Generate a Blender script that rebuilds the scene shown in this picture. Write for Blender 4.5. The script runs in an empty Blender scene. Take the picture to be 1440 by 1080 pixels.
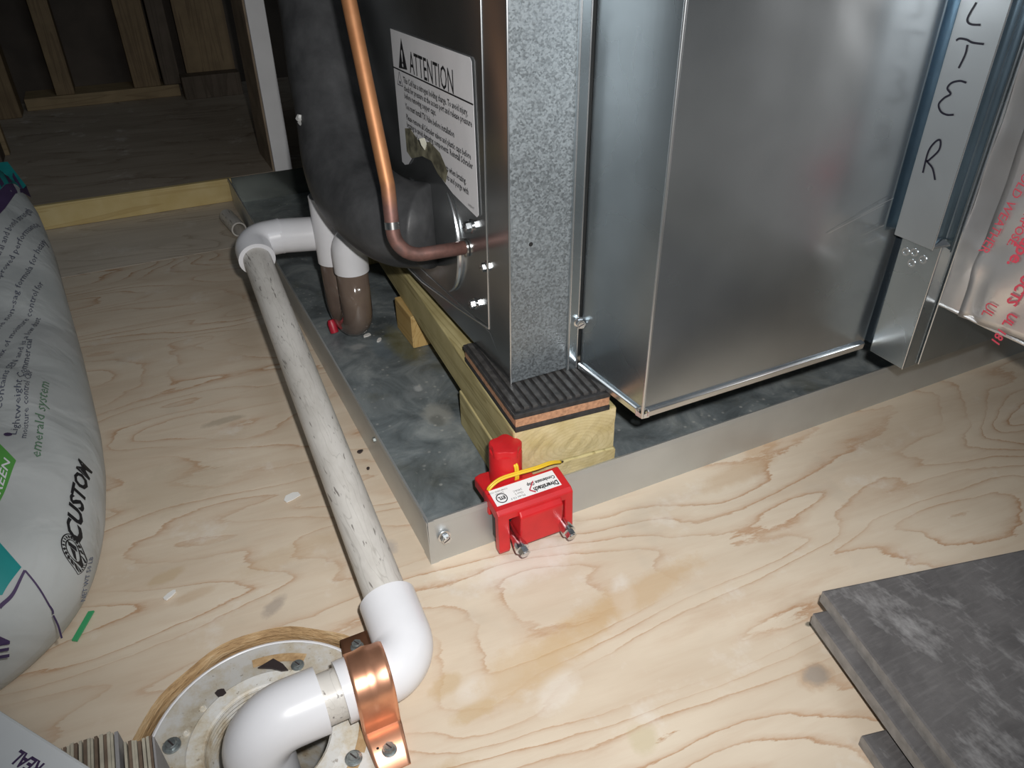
import bpy, bmesh, math, random
from mathutils import Vector, Matrix
random.seed(7)
C = bpy.context.scene.collection
S = bpy.context.scene
PI = math.pi

# ------------------------------------------------------------------ camera, world, light
cam_d = bpy.data.cameras.new('camera'); cam = bpy.data.objects.new('camera', cam_d); C.objects.link(cam)
cam_d.sensor_width = 36.0; cam_d.lens = 1066.0/1440*36; cam_d.clip_start = 0.01; cam_d.clip_end = 50
CP = Vector((-0.11303, -0.36508, 0.400))
CR = Vector((0.89688529, -0.44218628, -0.00825026)); CU = Vector((0.24925619, 0.48998004, 0.8353388)); CB = Vector((-0.3653329, -0.75125951, 0.54967356))
cam.matrix_world = Matrix(((CR.x, CU.x, CB.x, CP.x), (CR.y, CU.y, CB.y, CP.y), (CR.z, CU.z, CB.z, CP.z), (0, 0, 0, 1)))
S.camera = cam

w = bpy.data.worlds.new('room_light'); S.world = w; w.use_nodes = True
w.node_tree.nodes['Background'].inputs[0].default_value = (0.78, 0.89, 1.0, 1)
w.node_tree.nodes['Background'].inputs[1].default_value = 0.035

def lamp(name, kind, loc, power, size, col=(1, 1, 1), target=None):
    d = bpy.data.lights.new(name, kind); d.energy = power; d.color = col
    if kind == 'POINT': d.shadow_soft_size = size
    if kind == 'AREA': d.size = size
    o = bpy.data.objects.new(name, d); C.objects.link(o); o.location = loc
    if target is not None: o.rotation_euler = (Vector(target)-Vector(loc)).to_track_quat('-Z', 'Y').to_euler()
    return o
FL = CP + CR*0.022 + CU*0.030
fl = lamp('camera_flash', 'SPOT', FL, 13.2, 0.007, (1.0, 0.985, 0.965), (0.155, 0.082, 0.098))
fl.data.spot_size = math.radians(106); fl.data.spot_blend = 1.0; fl.data.shadow_soft_size = 0.007
lamp('metal_fill_light', 'AREA', (0.5, -1.7, 2.1), 10.0, 0.8, (0.80, 0.90, 1.0), (0.3, -0.9, 0.0))  # added fill light, gives the sheet metal a brighter room to reflect

S.view_settings.view_transform = 'Standard'; S.view_settings.look = 'None'
S.view_settings.exposure = 0.0; S.view_settings.gamma = 1.0; S.view_settings.use_curve_mapping = False

# ------------------------------------------------------------------ materials
class NT:
    def __init__(s, name):
        s.m = bpy.data.materials.new(name); s.m.use_nodes = True; s.t = s.m.node_tree; s.n = s.t.nodes
        s.b = s.n['Principled BSDF']; s._pos = None
    def link(s, a, b): s.t.links.new(a, b)
    def set(s, **k):
        nm = dict(color='Base Color', rough='Roughness', metal='Metallic', spec='Specular IOR Level', trans='Transmission Weight', coat='Coat Weight', coatr='Coat Roughness', ior='IOR', alpha='Alpha', sheen='Sheen Weight', aniso='Anisotropic')
        for a, v in k.items():
            i = s.b.inputs[nm[a]]
            if hasattr(v, 'links') or isinstance(v, bpy.types.NodeSocket): s.link(v, i)
            else: i.default_value = (*v, 1) if isinstance(v, tuple) and len(v) == 3 else v
        return s
    def pos(s):
        if not s._pos: s._pos = s.n.new('ShaderNodeNewGeometry').outputs['Position']
        return s._pos
    def objpos(s): return s.n.new('ShaderNodeTexCoord').outputs['Object']
    def mapv(s, v, scale=(1, 1, 1), loc=(0, 0, 0), rot=(0, 0, 0)):
        q = s.n.new('ShaderNodeMapping'); s.link(v, q.inputs[0]); q.inputs['Location'].default_value = loc; q.inputs['Rotation'].default_value = rot; q.inputs['Scale'].default_value = scale
        return q.outputs[0]
    def noise(s, v, scale=5, detail=3, rough=.5, dist=0):
        q = s.n.new('ShaderNodeTexNoise'); s.link(v, q.inputs['Vector']); q.inputs['Scale'].default_value = scale; q.inputs['Detail'].default_value = detail; q.inputs['Roughness'].default_value = rough; q.inputs['Distortion'].default_value = dist
        return q.outputs['Fac']
    def vor(s, v, scale=5, feat='F1', out='Distance'):
        q = s.n.new('ShaderNodeTexVoronoi'); q.feature = feat; s.link(v, q.inputs['Vector']); q.inputs['Scale'].default_value = scale
        return q.outputs[out]
    def math(s, op, a, b=None, c=None, clamp=False):
        q = s.n.new('ShaderNodeMath'); q.operation = op; q.use_clamp = clamp
        for i, v in enumerate((a, b, c)):
            if v is None: continue
            if isinstance(v, (int, float)): q.inputs[i].default_value = v
            else: s.link(v, q.inputs[i])
        return q.outputs[0]
    def ramp(s, f, pts, interp='LINEAR'):
        q = s.n.new('ShaderNodeValToRGB'); s.link(f, q.inputs[0]); e = q.color_ramp.elements; q.color_ramp.interpolation = interp
        while len(e) < len(pts): e.new(0.5)
        for el, (p, c) in zip(e, pts):
            el.position = p; el.color = (c, c, c, 1) if isinstance(c, (int, float)) else (*c, 1)
        return q.outputs[0]
    def mix(s, f, a, b, mode='MIX'):
        q = s.n.new('ShaderNodeMix'); q.data_type = 'RGBA'; q.blend_type = mode
        for i, v in ((0, f), (6, a), (7, b)):
            if isinstance(v, (int, float)): q.inputs[i].default_value = v
            elif isinstance(v, tuple): q.inputs[i].default_value = (*v, 1)
            else: s.link(v, q.inputs[i])
        return q.outputs[2]
    def sep(s, v):
        q = s.n.new('ShaderNodeSeparateXYZ'); s.link(v, q.inputs[0]); return q.outputs
    def bump(s, h, strength=.3, dist=.002):
        q = s.n.new('ShaderNodeBump'); s.link(h, q.inputs['Height']); q.inputs['Strength'].default_value = strength; q.inputs['Distance'].default_value = dist
        s.link(q.outputs[0], s.b.inputs['Normal'])
        return s
    def spot(s, x, y, rx, ry, rot=0.0, soft=.45, wob=1.1):
        """mask that is 1 inside an uneven ellipse on the floor plane"""
        v = s.pos()
        nn = s.noise(s.mapv(v, (1, 1, 0)), 95, 5, .65)
        xs = s.sep(v)
        dx = s.math('SUBTRACT', xs[0], x); dy = s.math('SUBTRACT', xs[1], y)
        c, q = math.cos(rot), math.sin(rot)
        u = s.math('DIVIDE', s.math('ADD', s.math('MULTIPLY', dx, c), s.math('MULTIPLY', dy, q)), rx)
        t = s.math('DIVIDE', s.math('SUBTRACT', s.math('MULTIPLY', dy, c), s.math('MULTIPLY', dx, q)), ry)
        d = s.math('SQRT', s.math('ADD', s.math('MULTIPLY', u, u), s.math('MULTIPLY', t, t)))
        d = s.math('ADD', d, s.math('MULTIPLY', s.math('SUBTRACT', nn, .5), wob))
        return s.math('DIVIDE', s.math('SUBTRACT', 1.0, d), soft, clamp=True)

def simple(name, color, rough=.5, metal=0.0, var=0.0, vs=30, bump=0.0, bs=200, **k):
    t = NT(name)
    if var:
        n = t.noise(t.pos(), vs, 3)
        a = tuple(max(0, c*(1-var)) for c in color); b = tuple(min(1, c*(1+var)) for c in color)
        t.set(color=t.ramp(n, [(.3, a), (.7, b)]))
    else: t.set(color=color)
    t.set(rough=rough, metal=metal, **k)
    if bump: t.bump(t.noise(t.pos(), bs, 3), bump, .001)
    return t.m

M = {}
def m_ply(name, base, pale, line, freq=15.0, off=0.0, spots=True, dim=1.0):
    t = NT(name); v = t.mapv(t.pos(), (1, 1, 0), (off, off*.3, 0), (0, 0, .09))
    n = t.noise(t.mapv(v, (2.6, 8.5, 1)), 1.0, 2.5, .42, .35)
    fine = t.noise(t.mapv(v, (14, 120, 1)), 1.0, 3, .6)
    ys = t.sep(v)
    ph = t.math('ADD', t.math('MULTIPLY', n, freq), t.math('MULTIPLY', ys[1], 14.0))
    jag = t.noise(t.mapv(v, (55, 190, 1)), 1.0, 4, .7)
    ph = t.math('ADD', ph, t.math('ADD', t.math('MULTIPLY', fine, .22), t.math('MULTIPLY', jag, .42)))
    fr = t.math('FRACT', ph)
    # thin late-wood line, soft on one side
    ln = t.ramp(fr, [(0, 0.0), (.62, .05), (.84, .35), (.95, 1.0), (1.0, 0.0)])
    strong = t.ramp(t.noise(t.mapv(v, (5, 22, 1)), 1.0, 2), [(.36, .10), (.62, 1.0)])
    ln = t.math('MULTIPLY', ln, strong)
    tone = t.ramp(t.noise(t.mapv(v, (6, 22, 1)), 1.0, 4, .55), [(.3, base), (.7, pale)])
    col = t.mix(t.math('MULTIPLY', ln, .85), tone, line)
    col = t.mix(t.math('MULTIPLY', t.ramp(fine, [(.5, 0.0), (.8, 1.0)]), .16), col, line)
    # white drywall dust, scuffs
    du = t.ramp(t.noise(t.pos(), 16, 5, .7), [(.58, 0.0), (.74, .55)])
    col = t.mix(du, col, (.78, .74, .68))
    gr = t.ramp(t.noise(t.pos(), 9, 4, .65), [(.60, 0.0), (.78, .35)])
    col = t.mix(gr, col, (.42, .38, .32))
    if spots:
        tan = (.52, .37, .20)
        for (x, y, rx, ry, ro, f, c) in ((-.028, -.095, .014, .008, .3, .55, tan), (-.018, -.118, .018, .007, .0, .55, tan), (-.06, -.150, .03, .012, .2, .5, tan),
                (.174, -.189, .0135, .0105, 0, .5, (.45, .27, .15)), (.175, -.189, .0095, .008, 0, .8, (.33, .29, .25)), (.199, -.158, .003, .0022, 0, .8, (.10, .10, .08)), (.058, -.176, .011, .010, 0, .65, (.58, .50, .33)),
                (.06, -.098, .06, .016, .35, .45, (.55, .38, .20)), (-.17, .072, .016, .007, .2, .45, (.50, .36, .20)), (-.155, .046, .017, .006, .1, .35, (.50, .34, .2)),
                (-.108, .012, .012, .006, .7, .55, (.30, .25, .22)), (-.155, .17, .05, .04, .2, .28, (.45, .37, .26)), (-.105, .245, .022, .006, 0, .45, (.28, .23, .16)),
                (-.026, .030, .013, .011, 0, .6, (.38, .35, .33)), (.03, -.128, .020, .012, .5, .35, (.80, .76, .70)), (-.012, -.105, .016, .010, .3, .3, (.82, .80, .76)),
                (.105, -.085, .010, .020, -.5, .45, (.80, .77, .72)), (.115, -.088, .07, .013, .12, .5, (.56, .38, .20)), (.02, -.105, .05, .020, .25, .45, (.58, .41, .23)), (.26, -.02, .05, .012, .1, .35, (.50, .33, .18)), (.30, .0, .03, .01, .2, .4, (.5, .3, .15)), (-.085, .055, .05, .012, .1, .3, (.52, .37, .22)), (.205, -.235, .016, .012, 0, .5, (.50, .34, .16)), (.06, -.03, .05, .02, 0, .35, (.8, .78, .74))):
            col = t.mix(t.math('MULTIPLY', t.spot(x, y, rx, ry, ro), f), col, c)
    if dim != 1.0: col = t.mix(1.0, col, (dim, dim, dim), 'MULTIPLY')
    t.set(color=col, rough=.62, spec=.35); t.bump(t.math('ADD', fine, t.math('MULTIPLY', ln, -.6)), .18, .001)
    return t.m
M['ply'] = m_ply('plywood', (.60, .49, .37), (.72, .62, .49), (.45, .25, .13), 19.0)
M['ply_far'] = m_ply('plywood_far', (.56, .49, .40), (.66, .58, .48), (.32, .24, .16), 19, 3.1, False)
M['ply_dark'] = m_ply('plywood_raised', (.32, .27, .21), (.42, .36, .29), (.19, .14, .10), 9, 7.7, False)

def m_edge():
    t = NT('plywood_cut_edge'); z = t.sep(t.pos())
    n = t.noise(t.mapv(t.pos(), (60, 60, 260)), 1, 4, .65)
    t.set(color=t.ramp(n, [(.25, (.22, .12, .05)), (.5, (.46, .30, .15)), (.75, (.60, .45, .27))]), rough=.8); t.bump(n, .7, .003)
    return t.m
M['cut'] = m_edge()

def m_lumber(name, a, b, line, axis='Y', freq=60.0, rough=.65):
    t = NT(name); sc = {'Y': (30, 1.5, 30), 'X': (1.5, 30, 30), 'Z': (30, 30, 1.5)}[axis]
    v = t.mapv(t.pos(), sc, (.3, .1, .7))
    n = t.noise(v, 1.0, 3, .5, .6)
    fr = t.math('FRACT', t.math('MULTIPLY', n, 9.0))
    ln = t.ramp(fr, [(0, 0), (.6, .1), (.93, 1), (1, 0)])
    col = t.mix(t.math('MULTIPLY', ln, .65), t.ramp(t.noise(t.pos(), 35, 4), [(.3, a), (.7, b)]), line)
    t.set(color=col, rough=rough, spec=.3); t.bump(ln, .15, .001)
    return t.m
M['beam'] = m_lumber('treated_lumber', (.45, .38, .18), (.60, .52, .27), (.29, .23, .09))
M['curb'] = m_lumber('yellow_board', (.60, .46, .20), (.68, .55, .28), (.50, .36, .15), 'X')
M['stud'] = m_lumber('old_stud', (.19, .135, .075), (.25, .18, .10), (.12, .08, .045), 'Z')
M['stud_dark'] = m_lumber('weathered_stud', (.09, .07, .05), (.13, .10, .075), (.06, .045, .03), 'Z')
M['plate'] = m_lumber('sole_plate_wood', (.27, .20, .11), (.34, .25, .14), (.19, .13, .07), 'X')
M['sheath'] = simple('dark_sheathing', (.07, .055, .042), .8, 0, .4, 12)
M['block_orange'] = m_lumber('fresh_pine', (.55, .36, .13), (.62, .45, .2), (.4, .24, .08))

def m_endgrain():
    t = NT('end_grain'); p = t.sep(t.pos())
    nz = t.noise(t.pos(), 40, 3)
    dx = t.math('MULTIPLY', t.math('SUBTRACT', p[0], .125), 1.0); dz = t.math('MULTIPLY', t.math('SUBTRACT', p[2], .050), 1.9)
    d = t.math('SQRT', t.math('ADD', t.math('MULTIPLY', dx, dx), t.math('MULTIPLY', dz, dz)))
    fr = t.math('FRACT', t.math('ADD', t.math('MULTIPLY', d, 210.0), t.math('MULTIPLY', nz, 1.8)))
    ln = t.ramp(fr, [(0, 0), (.55, .1), (.9, 1), (1, 0)])
    col = t.mix(t.math('MULTIPLY', ln, .26), t.ramp(t.noise(t.pos(), 60, 4), [(.3, (.52, .42, .20)), (.7, (.66, .56, .33))]), (.34, .25, .10))
    t.set(color=col, rough=.8); t.bump(t.noise(t.pos(), 500, 3), .3, .001)
    return t.m
M['endgrain'] = m_endgrain()

def m_galv(name, base, rough=.35, metal=.85, spangle=0.0, ssc=260, streak=0.0, smudge=.25):
    t = NT(name)
    n = t.noise(t.pos(), 9, 4, .55)
    lo = tuple(c*(1-smudge) for c in base); hi = tuple(min(1, c*(1+smudge)) for c in base)
    col = t.ramp(n, [(.3, lo), (.7, hi)])
    r = t.math('ADD', rough-.08, t.math('MULTIPLY', t.noise(t.pos(), 14, 3), .16))
    if spangle:
        vv = t.mapv(t.pos(), (1, 1, 1.0)); wv = t.noise(vv, ssc*.7, 3, .6, 1.2)
        cell = t.vor(vv, ssc, 'F1', 'Color'); g = t.sep(cell)[0]
        g2 = t.math('ADD', t.math('MULTIPLY', g, .6), t.math('MULTIPLY', wv, .7))
        col = t.mix(t.math('MULTIPLY', t.ramp(g2, [(.35, 0.0), (.85, 1.0)]), spangle), col, tuple(min(1, c*2.3) for c in base))
        r = t.math('ADD', r, t.math('MULTIPLY', g, .18))
        t.bump(g2, .25, .0006)
    elif streak:
        sn = t.noise(t.mapv(t.pos(), (260, 260, 4)), 1, 2)
        t.bump(sn, streak, .0004)
    t.set(color=col, rough=r, metal=metal)
    return t.m
M['spangle'] = m_galv('galvanised_spangle', (.26, .285, .30), .40, .80, .34, 780)
M['galv'] = m_galv('galvanised_sheet', (.44, .49, .52), .28, .95, 0, 0, .06, .12)
M['galv_front'] = m_galv('galvanised_front', (.47, .505, .53), .25, .93, 0, 0, .05, .14)
M['galv_edge'] = m_galv('galvanised_edge', (.70, .72, .74), .25, .95, 0, 0, 0, .1)
M['galv_pan'] = m_galv('pan_wall_metal', (.56, .58, .58), .48, .75, 0, 0, .03, .12)
M['case'] = m_galv('case_side_metal', (.40, .415, .42), .22, .93, 0, 0, .02, .2)
M['rack'] = m_galv('rack_metal', (.46, .51, .54), .28, .95, 0, 0, .04, .12)
M['rack_cover'] = m_galv('cover_metal', (.50, .53, .55), .36, .86, 0, 0, .05, .1)
M['rack_shade'] = m_galv('recess_shade_metal', (.16, .21, .26), .25, .9)  # darker copy of the rack metal, recess shadow and reflection in its colour
M['flank'] = m_galv('bright_flank_metal', (.40, .48, .54), .24, 1.0, 0, 0, 0, .1)
M['screw'] = simple('zinc_screw', (.72, .74, .76), .22, 1.0, .15, 300)

def m_panfloor():
    t = NT('pan_floor_metal'); p = t.pos()
    n = t.noise(p, 22, 6, .65, .8); n2 = t.noise(p, 90, 4, .7)
    col = t.ramp(n, [(.3, (.085, .10, .105)), (.5, (.20, .23, .24)), (.68, (.36, .39, .39))])
    col = t.mix(t.math('MULTIPLY', t.ramp(n2, [(.55, 0), (.75, 1)]), .45), col, (.30, .31, .30))
    og = t.ramp(t.noise(p, 13, 5, .6), [(.55, 0), (.7, .45)])
    col = t.mix(og, col, (.16, .145, .075))
    for (x, y, rx, ry, f, c) in ((.070, .165, .016, .022, .75, (.42, .42, .38)), (.066, .157, .008, .012, .55, (.12, .13, .12)), (.067, .208, .016, .016, .5, (.34, .37, .38)), (.069, .213, .005, .006, .8, (.55, .57, .57)),
            (.062, .30, .014, .03, .5, (.20, .25, .29)), (.040, .315, .010, .008, .55, (.50, .50, .49)), (.03, .09, .03, .03, .3, (.07, .07, .05)), (.085, .30, .02, .05, .5, (.22, .20, .06)), (.028, .20, .02, .02, .35, (.25, .27, .27))):
        col = t.mix(t.math('MULTIPLY', t.spot(x, y, rx, ry, 0, .5, .9), f), col, c)
    sp = t.vor(p, 120, 'F1'); spm = t.ramp(sp, [(.10, 1.0), (.22, 0.0)])
    gate = t.ramp(t.noise(p, 34, 3), [(.48, 0), (.60, 1)])
    col = t.mix(t.math('MULTIPLY', t.math('MULTIPLY', spm, gate), .6), col, (.6, .6, .56))
    t.set(color=col, rough=t.math('ADD', .30, t.math('MULTIPLY', n, .35)), metal=.2, spec=.5); t.bump(n2, .12, .001)
    return t.m
M['panfloor'] = m_panfloor()
M['panback'] = m_galv('pan_back_metal', (.40, .43, .40), .18, .95)

def m_pvc(name, base, dirt, rough=.28, scratch=False, axis=1):
    t = NT(name); col = None
    n = t.noise(t.pos(), 30, 4, .6)
    col = t.ramp(n, [(.4, base), (.8, tuple(c*.93 for c in base))])
    if dirt:
        sc = (90, 5, 90)
        d = t.ramp(t.noise(t.mapv(t.pos(), (40, 9, 40)), 1, 5, .7), [(.42, 0.0), (.75, dirt)])
        col = t.mix(d, col, (.30, .27, .23))
        fl = t.ramp(t.noise(t.mapv(t.pos(), (430, 34, 430)), 1, 2, .5), [(.655, 0.0), (.69, 1.0)])
        col = t.mix(t.math('MULTIPLY', fl, .75), col, (.12, .10, .09))
        ln = t.ramp(t.noise(t.mapv(t.pos(), (230, 7, 160)), 1, 1, .4), [(.48, 0.0), (.5, 1.0), (.52, 0.0)])
        col = t.mix(t.math('MULTIPLY', ln, .32), col, (.22, .2, .17))
    t.set(color=col, rough=rough, spec=.5)
    return t.m
M['pvc'] = m_pvc('white_pvc', (.75, .75, .775), 0)
M['pvc_old'] = m_pvc('scuffed_pvc', (.66, .63, .585), .55, .4)
M['flange'] = None
def m_flange():
    t = NT('flange_plastic'); n = t.noise(t.pos(), 45, 5, .7)
    col = t.ramp(n, [(.42, (.72, .71, .68)), (.56, (.62, .56, .45)), (.70, (.42, .32, .20))])
    fl = t.ramp(t.noise(t.pos(), 260, 3, .6), [(.66, 0), (.70, 1)])
    col = t.mix(t.math('MULTIPLY', fl, .6), col, (.22, .17, .12))
    t.set(color=col, rough=.35); return t.m
M['flange'] = m_flange()
def m_trap():
    t = NT('murky_clear_plastic'); z = t.sep(t.pos())[2]
    n = t.noise(t.mapv(t.pos(), (40, 40, 12)), 1, 4)
    col = t.ramp(n, [(.3, (.12, .085, .070)), (.7, (.22, .165, .13))])
    t.set(color=col, rough=.10, trans=.15, spec=.6, coat=.5, coatr=.05, ior=1.45); return t.m
M['trap'] = m_trap()
M['red_cap'] = simple('red_trap_plug', (.45, .02, .04), .4)

def m_foam():
    t = NT('black_foam'); n = t.noise(t.pos(), 40, 5, .6)
    t.set(color=t.ramp(n, [(.35, (.042, .043, .045)), (.75, (.080, .081, .084))]), rough=.45, spec=.35)
    sc = t.noise(t.pos(), 500, 2); t.bump(t.math('ADD', t.noise(t.pos(), 26, 4), t.math('MULTIPLY', sc, .1)), .35, .003); return t.m
M['foam'] = m_foam()
M['foam_torn'] = simple('torn_foam_skin', (.45, .45, .44), .7, 0, .4, 90)
def m_copper():
    t = NT('copper_tube'); z = t.sep(t.pos())[2]
    n = t.noise(t.pos(), 60, 4, .6)
    f = t.math('ADD', z, t.math('MULTIPLY', n, .02))
    q = t.n.new('ShaderNodeMapRange'); t.link(f, q.inputs[0]); q.inputs[1].default_value = .220; q.inputs[2].default_value = .238
    burnt = t.ramp(n, [(.3, (.12, .070, .060)), (.55, (.24, .125, .105)), (.75, (.15, .105, .10))])
    clean = t.ramp(n, [(.3, (.38, .165, .07)), (.7, (.47, .22, .10))])
    t.set(color=t.mix(q.outputs[0], burnt, clean), rough=.5, metal=.55); return t.m
M['copper'] = m_copper()
M['strap'] = simple('copper_strap', (.84, .42, .26), .34, .85, .12, 70)
M['solder'] = simple('bright_ferrule', (.75, .74, .72), .25, 1.0)
M['label'] = simple('label_paper', (.72, .72, .74), .5, 0, .04, 40)
M['scorch'] = simple('scorched_paper', (.17, .16, .11), .6, 0, .6, 120)
M['curl'] = simple('peeled_paper', (.72, .72, .62), .5)
M['ink'] = simple('black_ink', (.012, .012, .014), .5)
M['grey_ink'] = simple('grey_ink', (.12, .12, .14), .5)
M['bag_ink'] = simple('faded_bag_ink', (.11, .12, .16), .5)
M['marker'] = simple('marker_ink', (.008, .007, .016), .35)
M['rubber'] = simple('black_rubber', (.028, .027, .028), .55, 0, .4, 200, .3, 300)
M['rib'] = simple('worn_rubber_rib', (.055, .052, .050), .5, 0, .4, 200, .3, 300)
M['cork'] = simple('cork', (.44, .235, .135), .8, 0, .25, 400, .4, 500)
M['red'] = simple('red_plastic', (.56, .016, .020), .36, 0, .10, 60)
M['yellow'] = simple('yellow_wire', (.78, .52, .03), .35)
M['sticker'] = simple('white_sticker', (.82, .82, .82), .45)
M['red_ink'] = simple('red_ink', (.50, .05, .08), .5)
M['slot_shade_plastic'] = simple('slot_shadow_plastic', (.02, .015, .015), .5)  # near-black, carries the shade in the switch slots; also colours the nuts

def m_foil():
    t = NT('foil_tape'); n = t.noise(t.mapv(t.pos(), (1, 1, 1)), 20, 3, .5, .6)
    t.set(color=t.ramp(n, [(.3, (.62, .60, .59)), (.7, (.74, .72, .71))]), rough=.30, metal=.80); t.bump(t.math('ADD', t.noise(t.pos(), 16, 2), t.math('MULTIPLY', t.noise(t.pos(), 60, 2), .2)), .30, .006); return t.m
M['foil'] = m_foil()
def m_paper():
    t = NT('bag_paper'); n = t.noise(t.pos(), 14, 5, .6)
    t.set(color=t.ramp(n, [(.3, (.43, .45, .44)), (.7, (.52, .53, .52))]), rough=.6, spec=.3); t.bump(t.math('ADD', t.noise(t.pos(), 22, 3, .5, .8), t.math('MULTIPLY', t.vor(t.pos(), 16, 'F1'), .8)), .45, .006); return t.m
M['paper'] = m_paper()
M['teal'] = simple('teal_print', (.015, .24, .235), .5, 0, .15, 30)
M['purple'] = simple('purple_print', (.065, .04, .10), .5, 0, .2, 30)
M['green'] = simple('green_print', (.10, .33, .07), .5)
M['green_ink'] = simple('green_ink', (.13, .24, .15), .5)
M['tape_green'] = simple('green_plastic', (.05, .36, .15), .4)
def m_tile():
    t = NT('dark_slate_tile'); p = t.pos()
    n = t.noise(p, 26, 5, .65, .5); st = t.noise(t.mapv(p, (60, 420, 60), (0, 0, 0), (0, 0, .2)), 1, 3)
    col = t.ramp(n, [(.3, (.085, .080, .080)), (.7, (.145, .137, .135))])
    col = t.mix(t.math('MULTIPLY', t.ramp(st, [(.5, 0), (.75, 1)]), .25), col, (.24, .23, .225))
    ch = t.ramp(t.noise(t.mapv(p, (34, 17, 20), (.4, .2, 0), (0, 0, .6)), 1, 5, .75), [(.54, 0), (.72, .75)])
    col = t.mix(ch, col, (.36, .35, .345))
    t.set(color=col, rough=.6, spec=.35); t.bump(t.noise(p, 160, 4, .6), .25, .0015); return t.m
M['tile'] = m_tile()
M['tile_edge'] = simple('tile_edge', (.25, .24, .23), .75, 0, .2, 150, .2, 300)
M['card_white'] = simple('white_card', (.66, .675, .68), .5, 0, .04, 20)
M['card_cream'] = simple('cream_card', (.46, .42, .33), .75, 0, .2, 80)
M['card_brown'] = simple('brown_card', (.17, .12, .085), .8, 0, .3, 80)
M['card_grey'] = simple('grey_card', (.30, .29, .29), .7, 0, .1, 50)
M['white_paint'] = simple('white_trim_paint', (.80, .80, .81), .55, 0, .05, 20, .1, 200)
M['raw_side'] = simple('raw_board_side', (.26, .20, .14), .8, 0, .3, 25)
M['chip_white'] = simple('white_chip', (.80, .79, .76), .6)
M['chip_dark'] = simple('dark_chip', (.045, .035, .035), .4)
M['dark'] = simple('dark_void', (.01, .01, .01), .9)
M['bolt_old'] = simple('dull_zinc_bolt', (.40, .44, .44), .38, .8, .3, 300)
M['drywall'] = simple('room_wall', (.55, .53, .50), .8)

# ------------------------------------------------------------------ mesh helpers
class MB:
    def __init__(s): s.v = []; s.f = []
    def add(s, vs, fs):
        o = len(s.v); s.v += [tuple(p) for p in vs]; s.f += [tuple(i+o for i in f) for f in fs]; return s
    def box(s, a, b):
        x0, y0, z0 = a; x1, y1, z1 = b
        return s.add([(x0,y0,z0),(x1,y0,z0),(x1,y1,z0),(x0,y1,z0),(x0,y0,z1),(x1,y0,z1),(x1,y1,z1),(x0,y1,z1)],
                     [(0,3,2,1),(4,5,6,7),(0,1,5,4),(1,2,6,5),(2,3,7,6),(3,0,4,7)])
    def hexa(s, p): # 8 points like box order
        return s.add(p, [(0,3,2,1),(4,5,6,7),(0,1,5,4),(1,2,6,5),(2,3,7,6),(3,0,4,7)])
    def prism(s, pts, d):
        """pts: 3-D outline, d: extrusion vector"""
        n = len(pts); d = Vector(d); P = [Vector(p) for p in pts]
        vs = P+[p+d for p in P]
        fs = [tuple(range(n-1, -1, -1)), tuple(range(n, 2*n))]+[(i, (i+1) % n, n+(i+1) % n, n+i) for i in range(n)]
        return s.add(vs, fs)
    def tube(s, path, r, seg=24, caps=True, flat=None):
        P = [Vector(p) for p in path]; n = len(P)
        R = r if isinstance(r, (list, tuple)) else [r]*n
        T = [((P[min(i+1, n-1)]-P[max(i-1, 0)]).normalized()) for i in range(n)]
        ref = Vector((0, 0, 1)) if abs(T[0].z) < .9 else Vector((1, 0, 0))
        u = T[0].cross(ref).normalized(); vs = []
        for i in range(n):
            u = (u-T[i]*u.dot(T[i])).normalized(); w2 = T[i].cross(u)
            for k in range(seg):
                a = 2*PI*k/seg; vs.append(P[i]+(u*math.cos(a)+w2*math.sin(a))*R[i])
        fs = [(i*seg+k, i*seg+(k+1) % seg, (i+1)*seg+(k+1) % seg, (i+1)*seg+k) for i in range(n-1) for k in range(seg)]
        if caps: fs += [tuple(range(seg-1, -1, -1)), tuple(range((n-1)*seg, n*seg))]
        return s.add(vs, fs)
    def lathe(s, prof, org=(0, 0, 0), axis=(0, 0, 1), seg=24, cap=True):
        a = Vector(axis).normalized(); ref = Vector((0, 0, 1)) if abs(a.z) < .9 else Vector((1, 0, 0))
        u = a.cross(ref).normalized(); w2 = a.cross(u); o = Vector(org); vs = []; n = len(prof)
        for (r, h) in prof:
            for k in range(seg):
                t = 2*PI*k/seg; vs.append(o+a*h+(u*math.cos(t)+w2*math.sin(t))*r)
        fs = [(i*seg+k, i*seg+(k+1) % seg, (i+1)*seg+(k+1) % seg, (i+1)*seg+k) for i in range(n-1) for k in range(seg)]
        if cap: fs += [tuple(range(seg-1, -1, -1)), tuple(range((n-1)*seg, n*seg))]
        return s.add(vs, fs)
    def grid(s, fn, nu, nv, closeu=False):
        vs = [fn(i/nu, j/nv) for i in range(nu+1) for j in range(nv+1)]
        fs = [(i*(nv+1)+j, (i+1)*(nv+1)+j, (i+1)*(nv+1)+j+1, i*(nv+1)+j+1) for i in range(nu) for j in range(nv)]
        return s.add(vs, fs)

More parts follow.
